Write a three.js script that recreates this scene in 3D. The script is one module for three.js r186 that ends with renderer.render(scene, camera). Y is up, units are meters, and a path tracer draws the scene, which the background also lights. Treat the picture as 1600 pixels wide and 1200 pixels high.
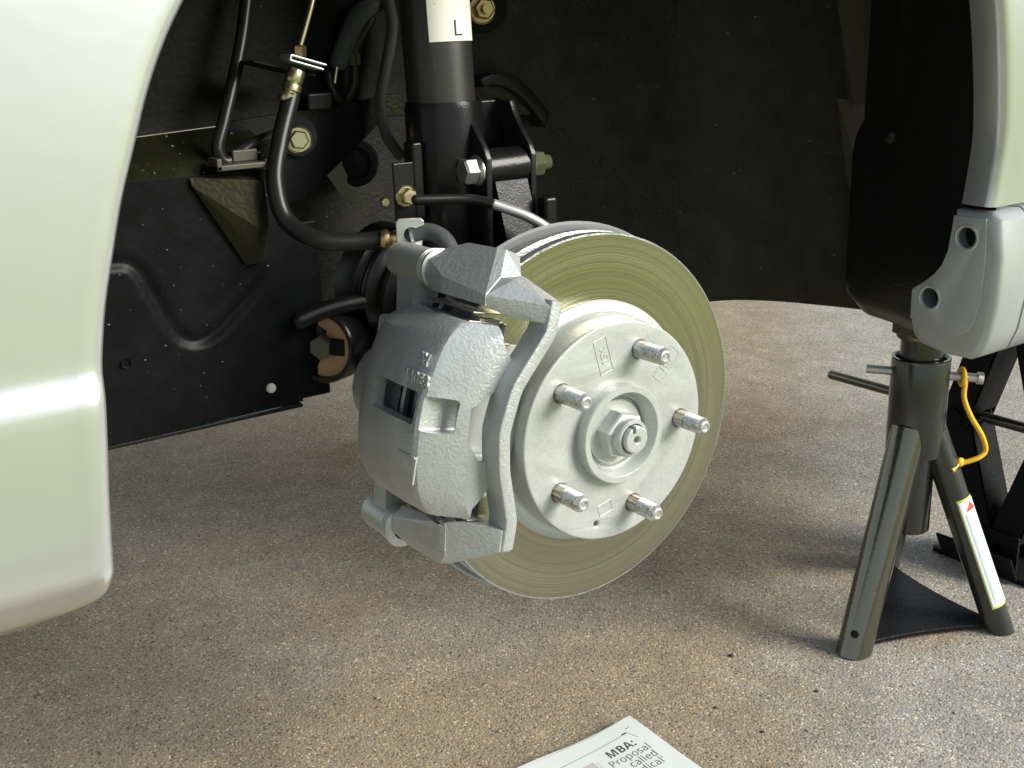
import * as THREE from 'three';
import { RoundedBoxGeometry } from 'three/addons/geometries/RoundedBoxGeometry.js';
import { ConvexGeometry } from 'three/addons/geometries/ConvexGeometry.js';
import { TextGeometry } from 'three/addons/geometries/TextGeometry.js';
import { FontLoader } from 'three/addons/loaders/FontLoader.js';
import { mergeGeometries, toCreasedNormals, mergeVertices } from 'three/addons/utils/BufferGeometryUtils.js';
import { Brush, Evaluator, SUBTRACTION } from 'three-bvh-csg';

/* ---------- camera, sky, sun, exposure ---------- */
// metres; y up; x runs along the car to its rear, z points out of the car's left side; the hub axle is the line x = 0, y = 0.32
const scene = new THREE.Scene();
const camera = new THREE.PerspectiveCamera(38, 4 / 3, 0.02, 200);
camera.position.set(-0.4497, 0.5742, 0.5404);
camera.up.set(0.19609, 0.95402, -0.22668);
camera.lookAt(-0.4497 + 0.53630, 0.5742 - 0.29787, 0.5404 - 0.78972);
camera.updateProjectionMatrix();

const sky = (() => {
  const w = 256, h = 128, d = new Float32Array(w * h * 4);
  for (let j = 0; j < h; j++) for (let i = 0; i < w; i++) {
    const el = Math.max(0, ((j + 0.5) / h - 0.5) * 2);          // 0 at the horizon, 1 overhead
    const t = Math.pow(el, 0.55), o = (j * w + i) * 4;
    const a = [0.86, 0.92, 0.92], b = [0.22, 0.36, 0.60];
    for (let k = 0; k < 3; k++) d[o + k] = 0.25 * (a[k] + (b[k] - a[k]) * t);
    d[o + 3] = 1;
  }
  const t = new THREE.DataTexture(d, w, h, THREE.RGBAFormat, THREE.FloatType);
  t.mapping = THREE.EquirectangularReflectionMapping; t.magFilter = THREE.LinearFilter; t.minFilter = THREE.LinearFilter;
  t.needsUpdate = true; return t;
})();
scene.background = sky; scene.environment = sky;

const sun = new THREE.DirectionalLight(new THREE.Color().setRGB(1, 0.965, 0.875), 1.5);
const SUN = new THREE.Vector3(0.52, 0.47, 0.71).normalize();
sun.position.copy(SUN).multiplyScalar(12);
sun.castShadow = true; sun.shadow.radius = 60; sun.shadow.mapSize.set(2048, 2048);
Object.assign(sun.shadow.camera, { left: -3, right: 3, top: 3, bottom: -3, near: 1, far: 30 });
scene.add(sun, sun.target);

const renderer = new THREE.WebGLRenderer({ antialias: true });
renderer.setSize(1024, 768);
renderer.toneMapping = THREE.LinearToneMapping;
renderer.toneMappingExposure = 4.1;
renderer.shadowMap.enabled = true;

/* ---------- helpers ---------- */
let seed = 12345;
const rnd = () => { seed = (seed * 1664525 + 1013904223) >>> 0; return seed / 4294967296; };
const hash = (x, y, s = 0) => { let h = (Math.imul(x | 0, 374761393) + Math.imul(y | 0, 668265263) + Math.imul(s | 0, 1442695041)) | 0; h = Math.imul(h ^ (h >>> 13), 1274126177); h ^= h >>> 16; return (h >>> 0) / 4294967296; };
function noise(x, y, s = 0, per = 0) {
  const xi = Math.floor(x), yi = Math.floor(y), fx = x - xi, fy = y - yi, m = (v) => (per ? ((v % per) + per) % per : v);
  const u = fx * fx * (3 - 2 * fx), v = fy * fy * (3 - 2 * fy);
  const a = hash(m(xi), m(yi), s), b = hash(m(xi + 1), m(yi), s), c = hash(m(xi), m(yi + 1), s), d = hash(m(xi + 1), m(yi + 1), s);
  return a + (b - a) * u + (c - a) * v + (a - b - c + d) * u * v;
}
const fbm = (x, y, s = 0, n = 4) => { let a = 0, k = 0.5, t = 0; for (let i = 0; i < n; i++) { a += k * noise(x, y, s + i); t += k; x *= 2.03; y *= 2.03; k *= 0.5; } return a / t; };
const clamp = (v, a = 0, b = 1) => Math.min(b, Math.max(a, v));
const smooth = (a, b, x) => { const t = clamp((x - a) / (b - a)); return t * t * (3 - 2 * t); };
const lerp = (a, b, t) => a + (b - a) * t;

function tex(w, h, f, color = true) {                            // f(i, j) gives 0..1 values (sRGB for colour maps)
  const d = new Uint8Array(w * h * 4);
  for (let j = 0; j < h; j++) for (let i = 0; i < w; i++) {
    const c = f(i, j), o = (j * w + i) * 4;
    if (typeof c === 'number') d[o] = d[o + 1] = d[o + 2] = clamp(c) * 255;
    else { d[o] = clamp(c[0]) * 255; d[o + 1] = clamp(c[1]) * 255; d[o + 2] = clamp(c[2]) * 255; }
    d[o + 3] = 255;
  }
  const t = new THREE.DataTexture(d, w, h);
  t.wrapS = t.wrapT = THREE.RepeatWrapping; t.magFilter = THREE.LinearFilter; t.minFilter = THREE.LinearMipmapLinearFilter; t.generateMipmaps = true;
  if (color) t.colorSpace = THREE.SRGBColorSpace;
  t.needsUpdate = true; return t;
}
const rep = (t, r, s = r) => { const c = t.clone(); c.repeat.set(r, s); c.needsUpdate = true; return c; };   // r repeats per metre of uv
function canvasTex(w, h, draw) {
  const c = document.createElement('canvas'); c.width = w; c.height = h; draw(c.getContext('2d'), w, h);
  const t = new THREE.CanvasTexture(c); t.colorSpace = THREE.SRGBColorSpace; t.magFilter = THREE.LinearFilter; return t;
}
const rgb = (r, g, b) => new THREE.Color().setRGB(r, g, b);
const std = (c, roughness, metalness = 0, extra = {}) => new THREE.MeshPhysicalMaterial({ color: rgb(...c), roughness, metalness, side: THREE.DoubleSide, ...extra });

function mesh(name, geo, mat, parent, label) {
  const m = new THREE.Mesh(geo, mat); m.name = name; m.castShadow = m.receiveShadow = true;
  if (label) m.userData.label = label;
  parent.add(m); return m;
}
function group(name, parent, label) { const g = new THREE.Group(); g.name = name; if (label) g.userData.label = label; parent.add(g); return g; }
function thing(name, label, category, grp) {
  const g = new THREE.Group(); g.name = name; g.userData = { label, category }; if (grp) g.userData.group = grp; scene.add(g); return g;
}
function strip(g) { g = g.index ? g.toNonIndexed() : g; for (const k of Object.keys(g.attributes)) if (!['position', 'normal', 'uv'].includes(k)) g.deleteAttribute(k); return g; }
function boxUV(g, ox = 0) {                                       // uv in metres, projected along the main axis of each face
  g = g.index ? g.toNonIndexed() : g;
  const p = g.attributes.position, uv = new Float32Array(p.count * 2), a = new THREE.Vector3(), b = new THREE.Vector3(), c = new THREE.Vector3();
  for (let i = 0; i < p.count; i += 3) {
    a.fromBufferAttribute(p, i); b.fromBufferAttribute(p, i + 1); c.fromBufferAttribute(p, i + 2);
    const n = b.clone().sub(a).cross(c.clone().sub(a)), x = Math.abs(n.x), y = Math.abs(n.y), z = Math.abs(n.z);
    [a, b, c].forEach((v, k) => {
      const [s, t] = z >= x && z >= y ? [v.x, v.y] : x >= y ? [v.z, v.y] : [v.x, v.z];
      uv[(i + k) * 2] = s + ox; uv[(i + k) * 2 + 1] = t + ox * 0.7;
    });
  }
  g.setAttribute('uv', new THREE.BufferAttribute(uv, 2)); return g;
}
function creased(g, angle) { g.scale(1000, 1000, 1000); const c = toCreasedNormals(g, angle); c.scale(0.001, 0.001, 0.001); return c; }   // corners are matched on a coarse grid there, so work in millimetres
function crease(g, angle = 0.5) { g = g.clone(); for (const k of ['normal', 'uv', 'color']) if (g.attributes[k]) g.deleteAttribute(k); g = creased(mergeVertices(g, 1e-6), angle); return boxUV(g); }
const merge = (list) => mergeGeometries(list.map(strip), false);
function box(x0, x1, y0, y1, z0, z1, r = 0.001) {
  const g = new RoundedBoxGeometry(x1 - x0, y1 - y0, z1 - z0, 2, Math.min(r, (x1 - x0) * 0.49, (y1 - y0) * 0.49, (z1 - z0) * 0.49));
  g.translate((x0 + x1) / 2, (y0 + y1) / 2, (z0 + z1) / 2); return boxUV(g);
}
const V = (a) => new THREE.Vector3(...a);
function tube(pts, r, n = 0, k = 10) {
  const c = new THREE.CatmullRomCurve3(pts.map(V), false, 'centripetal');
  const g = new THREE.TubeGeometry(c, n || pts.length * 8, r, k, false);
  const caps = [0, 1].map((t) => { const s = new THREE.SphereGeometry(r * 0.98, k, 6); const p = c.getPoint(t); s.translate(p.x, p.y, p.z); return s; });
  return merge([g, ...caps]);
}
function alongAxis(g, from, to) {                                 // turns a shape built along +y into one that runs from -> to
  const d = V(to).sub(V(from)), q = new THREE.Quaternion().setFromUnitVectors(new THREE.Vector3(0, 1, 0), d.clone().normalize());
  g.applyQuaternion(q); g.translate(...from); return g;
}
function cyl(from, to, r0, r1 = r0, n = 24, open = false) {
  const L = V(to).sub(V(from)).length(), g = new THREE.CylinderGeometry(r1, r0, L, n, 1, open); g.translate(0, L / 2, 0);
  return alongAxis(g, from, to);
}
function lathe(pts, n = 48, from = [0, 0, 0], to = [0, 0, 1]) {   // pts are [radius, distance along the axis]
  const g = creased(new THREE.LatheGeometry(pts.map(([r, h]) => new THREE.Vector2(Math.max(r, 1e-5), h)), n), 0.6);
  const rm = Math.max(...pts.map((p) => p[0])), uv = g.attributes.uv; let len = 0; for (let i = 1; i < pts.length; i++) len += Math.hypot(pts[i][0] - pts[i - 1][0], pts[i][1] - pts[i - 1][1]);
  for (let i = 0; i < uv.count; i++) uv.setXY(i, uv.getX(i) * 6.28 * rm, uv.getY(i) * len);   // uv in metres
  return alongAxis(g, from, to);
}
function hexBolt(at, dir, af, h, flange = 0, shank = 0) {          // a hexagon head with a flange and a shank behind it
  const R = af / Math.sqrt(3), d = V(dir).normalize(), P = (t) => V(at).addScaledVector(d, t).toArray(), out = [];
  const hx = new THREE.LatheGeometry([[0, 0], [R, 0], [R, h * 0.85], [R * 0.84, h], [0, h]].map((p) => new THREE.Vector2(p[0], p[1])), 6);
  out.push(alongAxis(creased(hx, 0.3), P(flange ? af * 0.14 : 0), P(1)));
  if (flange) out.push(lathe([[0, 0], [flange, 0], [flange, af * 0.07], [flange * 0.86, af * 0.17], [0, af * 0.17]], 32, P(0), P(1)));
  if (shank) out.push(cyl(P(-shank), P(0.001), af * 0.28, af * 0.28, 16));
  return merge(out);
}
function extrude(pts, depth, bevel = 0, holes = []) {              // outline in x, y; grows along z
  const s = new THREE.Shape(pts.map(([x, y]) => new THREE.Vector2(x, y)));
  for (const [x, y, r] of holes) { const p = new THREE.Path(); p.absarc(x, y, r, 0, Math.PI * 2, true); s.holes.push(p); }
  return new THREE.ExtrudeGeometry(s, { depth, bevelEnabled: bevel > 0, bevelSize: bevel, bevelThickness: bevel, bevelSegments: 3, bevelOffset: -bevel, curveSegments: 20 });
}
function sheet(nu, nv, f) {                                       // a grid of points f(u, v) with u, v in 0..1
  const P = [], I = [], U = [];
  for (let j = 0; j <= nv; j++) for (let i = 0; i <= nu; i++) { const p = f(i / nu, j / nv); P.push(p[0], p[1], p[2]); U.push(p[3] ?? p[0], p[4] ?? p[1]); }
  for (let j = 0; j < nv; j++) for (let i = 0; i < nu; i++) { const a = j * (nu + 1) + i, b = a + 1, c = a + nu + 1, d = c + 1; I.push(a, b, d, a, d, c); }
  const g = new THREE.BufferGeometry();
  g.setAttribute('position', new THREE.Float32BufferAttribute(P, 3)); g.setAttribute('uv', new THREE.Float32BufferAttribute(U, 2)); g.setIndex(I); g.computeVertexNormals(); return g;
}
function curve1(pts) {                                            // smooth interpolation through [t, value] pairs
  return (t) => {
    if (t <= pts[0][0]) return pts[0][1]; const n = pts.length; if (t >= pts[n - 1][0]) return pts[n - 1][1];
    let i = 0; while (t > pts[i + 1][0]) i++;
    const [t0, a] = pts[i], [t1, b] = pts[i + 1], h = t1 - t0, s = (t - t0) / h;
    const sl = (k) => (k <= 0 || k >= n - 1 ? (k <= 0 ? (pts[1][1] - pts[0][1]) / (pts[1][0] - pts[0][0]) : (pts[n - 1][1] - pts[n - 2][1]) / (pts[n - 1][0] - pts[n - 2][0])) : (pts[k + 1][1] - pts[k - 1][1]) / (pts[k + 1][0] - pts[k - 1][0]));
    const s2 = s * s, s3 = s2 * s;
    return (2 * s3 - 3 * s2 + 1) * a + (s3 - 2 * s2 + s) * h * sl(i) + (-2 * s3 + 3 * s2) * b + (s3 - s2) * h * sl(i + 1);
  };
}
const font = await new FontLoader().loadAsync('fonts/droid/droid_sans_bold.typeface.json');
const text = (s, size, depth) => new TextGeometry(s, { font, size, depth, curveSegments: 4, bevelEnabled: true, bevelSize: size * 0.03, bevelThickness: depth * 0.4, bevelSegments: 1 });

/* ---------- textures and materials ---------- */
const castBump = tex(512, 512, (i, j) => 0.5 * noise(i / 6, j / 6, 1, 0) + 0.4 * noise(i / 13, j / 13, 2) + 0.1 * noise(i / 3, j / 3, 3), false);
const fineNoise = tex(512, 512, (i, j) => 0.5 * noise(i / 4, j / 4, 11) + 0.5 * noise(i / 24, j / 24, 12), false);
const pebbleBump = tex(512, 512, (i, j) => { const a = noise(i / 7, j / 7, 21), b = noise(i / 15, j / 15, 22), c = noise(i / 3, j / 3, 23); return 0.45 * a + 0.4 * b + 0.2 * c; }, false);
const speckTex = (base, n, size, bright) => {                      // black coating with stray paint and dust specks on it
  const W = 1024, m = new Float32Array(W * W);
  for (let k = 0; k < n; k++) {
    const x = rnd() * W, y = rnd() * W, r = size * (0.4 + rnd() * rnd() * 1.6), v = bright * (0.35 + 0.65 * rnd()), e = 1 + rnd();
    for (let dy = -4; dy <= 4; dy++) for (let dx = -6; dx <= 6; dx++) {
      const q = Math.hypot(dx / e, dy); if (q < r) { const o = (((y + dy) & (W - 1)) * W) + ((x + dx) & (W - 1)); m[o] = Math.max(m[o], v * Math.min(1, r - q)); }
    }
  }
  return tex(W, W, (i, j) => { const g = 0.75 + 0.5 * fbm(i / 40, j / 40, 31), s = m[j * W + i]; return base.map((b) => b * g + s * 0.8); });
};
const dirtTex = (n, size, depth, cloud) => {                        // sparse dark nicks and grit on a finish, with a faint unevenness of the coat
  const W = 1024, m = new Float32Array(W * W);
  for (let k = 0; k < n; k++) { const x = rnd() * W, y = rnd() * W, L = 1 + rnd() * rnd() * size * 5, a = rnd() * 6.3, v = depth * (0.3 + 0.7 * rnd()); for (let t = 0; t < L; t += 0.5) { const o = (((y + t * Math.sin(a)) & (W - 1)) * W) + ((x + t * Math.cos(a)) & (W - 1)); m[o] = Math.max(m[o], v); } }
  return tex(W, W, (i, j) => 1 - m[j * W + i] - cloud * fbm(i / 60, j / 60, 33) - cloud * 0.6 * noise(i / 7, j / 7, 36));
};
const M = {};
const nicks = dirtTex(260, 1.6, 0.45, 0.02), coat = dirtTex(700, 1.5, 0.22, 0.07);
M.silver = std([0.56, 0.575, 0.565], 0.40, 0.5, { map: rep(coat, 6), bumpMap: rep(castBump, 13), bumpScale: 0.00026 });
M.silverSmooth = std([0.58, 0.595, 0.565], 0.40, 0.45, { map: rep(coat, 5), bumpMap: rep(fineNoise, 4), bumpScale: 0.00012 });
M.paint = std([0.62, 0.632, 0.62], 0.28, 0.70, { clearcoat: 1, clearcoatRoughness: 0.06, bumpMap: rep(fineNoise, 1.3), bumpScale: 0.00006 });
M.trim = std([0.42, 0.44, 0.425], 0.40, 0.4, { map: rep(nicks, 3.2), clearcoat: 0.35, clearcoatRoughness: 0.25, bumpMap: rep(fineNoise, 3), bumpScale: 0.00008 });
M.rubberised = std([1, 1, 1], 0.6, 0, { specularIntensity: 0.5, map: rep(speckTex([0.185, 0.18, 0.16], 900, 1.1, 0.55), 2.2), bumpMap: rep(pebbleBump, 9), bumpScale: 0.0008 });
M.inner = std([1, 1, 1], 0.5, 0, { specularIntensity: 0.16,  map: rep(speckTex([0.075, 0.073, 0.062], 380, 1.3, 0.8), 3), bumpMap: rep(fineNoise, 3), bumpScale: 0.0003 });
M.shield = std([1, 1, 1], 0.33, 0, { specularIntensity: 0.16,  map: rep(speckTex([0.075, 0.08, 0.085], 420, 1.2, 0.8), 3.3), bumpMap: rep(fineNoise, 2), bumpScale: 0.0003 });
M.plastic = std([0.011, 0.011, 0.0105], 0.26, 0, { specularIntensity: 0.4,  bumpMap: rep(fineNoise, 4), bumpScale: 0.0002 });
M.padPlate = std([0.4, 0.41, 0.39], 0.5, 0.5, { map: rep(coat, 9) });
M.umber = std([0.075, 0.066, 0.047], 0.55, 0, { bumpMap: rep(fineNoise, 5), bumpScale: 0.0002 });  // lighter, browner tone than the liner, for the rib faces
M.strut = std([0.035, 0.033, 0.028], 0.36, 0.3, { bumpMap: rep(fineNoise, 5), bumpScale: 0.00006, clearcoat: 0.5, clearcoatRoughness: 0.3 });
M.black = std([0.008, 0.008, 0.0085], 0.26, 0, { specularIntensity: 0.55,  bumpMap: rep(fineNoise, 8), bumpScale: 0.0001 });
M.matte = std([0.016, 0.0155, 0.015], 0.75, 0, { specularIntensity: 0.16 });
M.rubber = std([0.012, 0.012, 0.0115], 0.32, 0, { specularIntensity: 0.5 });
M.greyCable = std([0.07, 0.075, 0.075], 0.45, 0, { specularIntensity: 0.16 });
M.steel = std([0.5, 0.49, 0.46], 0.32, 0.9, { bumpMap: rep(fineNoise, 8), bumpScale: 0.0001 });
M.zinc = std([0.56, 0.49, 0.29], 0.28, 0.95);
M.brass = std([0.46, 0.33, 0.16], 0.3, 0.95);
M.studMat = std([1, 1, 1], 0.42, 0.75, { map: rep(tex(256, 256, (i, j) => { const r = fbm(i / 18, j / 18, 41), s = 0.75 * smooth(0.60, 0.85, r); const g = 0.62 + 0.25 * noise(i / 5, j / 5, 44); return [g * lerp(1, 0.72, s), g * lerp(1, 0.5, s), g * lerp(0.98, 0.3, s)]; }), 30) });
M.ledge = std([1, 1, 1], 0.5, 0.1, { specularIntensity: 0.16,  map: rep(speckTex([0.12, 0.125, 0.075], 1700, 1.2, 0.85), 3), bumpMap: rep(fineNoise, 4), bumpScale: 0.0003 });
M.olive = std([0.022, 0.022, 0.012], 0.45, 0.3, { specularIntensity: 0.16,  bumpMap: rep(fineNoise, 4), bumpScale: 0.0004 });
M.paleOlive = std([0.12, 0.125, 0.07], 0.5, 0.3, { specularIntensity: 0.16,  bumpMap: rep(fineNoise, 5), bumpScale: 0.0004 });
M.tan = std([0.42, 0.27, 0.15], 0.7);
M.rust = std([0.16, 0.06, 0.03], 0.8);
M.orange = std([0.3, 0.05, 0.015], 0.6);
M.cord = std([0.82, 0.46, 0.015], 0.45);
M.standPaint = std([1, 1, 1], 0.24, 0.0, { map: rep(speckTex([0.145, 0.148, 0.135], 260, 1.0, 0.5), 5), clearcoat: 0.7, clearcoatRoughness: 0.18, bumpMap: rep(fineNoise, 4), bumpScale: 0.00008 });
M.standBare = std([0.15, 0.145, 0.115], 0.15, 0.85, { bumpMap: rep(fineNoise, 5), bumpScale: 0.00008 });
M.jackPaint = std([0.011, 0.011, 0.0115], 0.4, 0, { specularIntensity: 0.16,  bumpMap: rep(fineNoise, 5), bumpScale: 0.0004 });
// turned friction ring: v of its uv is the radius, u the angle
const ringLines = tex(512, 1024, (i, j) => { let v = 0.68 + 0.09 * (noise(i / 64, j / 2.1, 51, 0) - 0.5) + 0.06 * (noise(0, j / 2.6, 57) - 0.5) + 0.06 * (noise(i / 128, j / 9, 52) - 0.5) + 0.05 * (noise(0, j / 40, 53) - 0.5); return [v, v * 0.985, v * 0.94]; });
const ringBump = tex(8, 1024, (i, j) => 0.5 * noise(0, j / 2.3, 54) + 0.5 * noise(0, j / 12, 55), false);
M.friction = std([1.0, 0.97, 0.78], 0.24, 1, { map: ringLines, bumpMap: ringBump, bumpScale: 0.00005, anisotropy: 0.45 });

/* ---------- ground and lawn ---------- */
{
  // exposed fine aggregate: grains a few millimetres across in a sandy matrix
  const W = 2048, tile = 1.5, cells = 860;
  const grain = (i, j) => {
    const x = i / W * cells, y = j / W * cells, xi = Math.floor(x), yi = Math.floor(y); let best = 9, id = 0;
    for (let b = -1; b <= 1; b++) for (let a = -1; a <= 1; a++) {
      const cx = (xi + a + cells) % cells, cy = (yi + b + cells) % cells;
      const d = Math.hypot(xi + a + hash(cx, cy, 61) - x, yi + b + hash(cx, cy, 62) - y); if (d < best) { best = d; id = cy * cells + cx; }
    }
    return [best, hash(id, 7, 63), hash(id, 9, 64)];
  };
  const hgt = new Float32Array(W * W), col = new Float32Array(W * W * 3);
  for (let j = 0; j < W; j++) for (let i = 0; i < W; i++) {
    const [d, a, b] = grain(i, j), o = j * W + i;
    let v = 0.64 + (a - 0.5) * 0.17; if (a > 0.965) v += 0.17; if (a < 0.04) v -= 0.16;
    v *= 1 - 0.12 * smooth(0.35, 0.8, d);
    v *= 0.95 + 0.10 * noise(i / 37, j / 37, 65);
    const sx = i / W * 190, sy = j / W * 190, cx = Math.floor(sx), cy = Math.floor(sy), pk = hash(cx, cy, 66);   // a few larger stones showing
    if (pk > 0.80) { const q = Math.hypot((sx - cx - 0.3 - 0.4 * hash(cx, cy, 67)) * (0.8 + 0.5 * hash(cx, cy, 68)), sy - cy - 0.3 - 0.4 * hash(cx, cy, 69)), rr = 0.09 + 0.12 * hash(cx, cy, 70); if (q < rr) v = lerp(v, hash(cx, cy, 72) > 0.45 ? 0.74 : hash(cx, cy, 72) > 0.2 ? 0.5 : 0.3, 0.7 * smooth(0, 0.06, rr - q)); }
    hgt[o] = (1 - smooth(0.1, 0.85, d)) * (0.35 + 0.65 * b);
    const w = (b - 0.5) * 0.10;
    col[o * 3] = v * (1.0 + w); col[o * 3 + 1] = v * (0.965 + 0.2 * w); col[o * 3 + 2] = v * (0.9 - w);
  }
  const map = tex(W, W, (i, j) => { const o = (j * W + i) * 3; return [col[o], col[o + 1], col[o + 2]]; });
  const bump = tex(W, W, (i, j) => hgt[j * W + i], false);
  const mat = std([1, 1, 1], 0.9, 0, { map: rep(map, 1 / tile), bumpMap: rep(bump, 1 / tile), bumpScale: 0.0007, vertexColors: true });
  // one sheet: fine in the middle, stretching to the horizon
  const ax = (lo, hi, step) => { const a = []; for (let v = lo; v < hi; v += step) a.push(v); a.push(hi); const out = []; for (let k = 40; k >= 1; k--) out.push(lo - step * (Math.pow(1.2, k) - 1) * 5); out.push(...a); for (let k = 1; k <= 40; k++) out.push(hi + step * (Math.pow(1.2, k) - 1) * 5); return out; };
  const xs = ax(-0.5, 1.5, 0.0125), zs = ax(-1.6, 0.7, 0.0125), P = [], U = [], C = [], I = [];
  const spots = [[0.212, -0.835, 0.11, 0.9], [0.205, -0.72, 0.07, 0.7], [0.10, -0.85, 0.08, 0.45], [0.147, -0.5, 0.1, 0.25], [-0.044, -0.455, 0.1, 0.25], [0.476, -0.153, 0.06, 0.6], [0.43, -0.03, 0.05, 0.7], [0.48, -0.02, 0.04, 0.6], [-0.16, -0.48, 0.1, 0.3], [0.75, -0.58, 0.2, 0.35]];
  for (const z of zs) for (const x of xs) {
    P.push(x, 0, z); U.push(x, -z);
    const n1 = fbm(x * 2.2 + 5, z * 2.2 + 9, 71, 5), n2 = fbm(x * 9, z * 9, 75, 4), n3 = fbm(x * 28, z * 28, 79, 3);
    // brown tint in cloudy patches, thinning out towards the right
    let brown = clamp(0.7 + 0.45 * smooth(0.30, 0.62, n1 * 0.6 + n2 * 0.4)) * (1 - 0.95 * smooth(0.10, 0.34, x * 0.9 + z + (n2 - 0.5) * 0.22));
    let rust = 0; for (const [sx, sz, r, a] of spots) rust = Math.max(rust, a * (1 - smooth(0.15, 1, Math.hypot(x - sx, z - sz) / r + (n3 - 0.5) * 1.1 + (n2 - 0.5) * 0.9)));
    const g = 0.93 + 0.08 * (n2 - 0.5) + 0.14 * (n3 - 0.5);
    let c = [g * 1.0, g * 1.0, g * 1.0];
    const tint = (t, k) => { c = c.map((v, q) => v * lerp(1, t[q], k)); };
    tint([0.88, 0.765, 0.60], brown); tint([0.9, 0.68, 0.47], rust * 0.8);
    C.push(...c);
  }
  const nx = xs.length;
  for (let j = 0; j < zs.length - 1; j++) for (let i = 0; i < nx - 1; i++) { const a = j * nx + i, b = a + 1, c = a + nx, d = c + 1; I.push(a, c, d, a, d, b); }
  const g = new THREE.BufferGeometry();
  g.setAttribute('position', new THREE.Float32BufferAttribute(P, 3)); g.setAttribute('uv', new THREE.Float32BufferAttribute(U, 2)); g.setAttribute('color', new THREE.Float32BufferAttribute(C, 3));
  g.setIndex(I); g.computeVertexNormals();
  const gm = mesh('ground', g, mat, scene); gm.userData = { kind: 'structure', label: 'speckled concrete driveway with brown patches and rusty stains', category: 'ground' };

  const lawnMap = tex(512, 512, (i, j) => { const v = 0.75 + 0.5 * (noise(i / 2, j / 5, 81) - 0.5) + 0.4 * (noise(i / 30, j / 30, 82) - 0.5); return [0.62 * v, 0.69 * v, 0.20 * v]; });
  const lawn = mesh('lawn', sheet(40, 40, (u, v) => { const x = lerp(-30, 40, u), z = lerp(0.74, 40, v * v); return [x, 0.02 + 0.02 * noise(x * 2, z * 2, 83), z, x, z]; }), std([1, 1, 1], 0.9, 0, { map: rep(lawnMap, 1.2) }), scene);
  lawn.userData = { kind: 'structure', label: 'green lawn along the driveway beside the car', category: 'lawn' };
}

/* ---------- the car ---------- */
const car = thing('car', 'pale silver car jacked up with its front wheel taken off, brake disc bare', 'car');
const HUB = 0.32;

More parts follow.
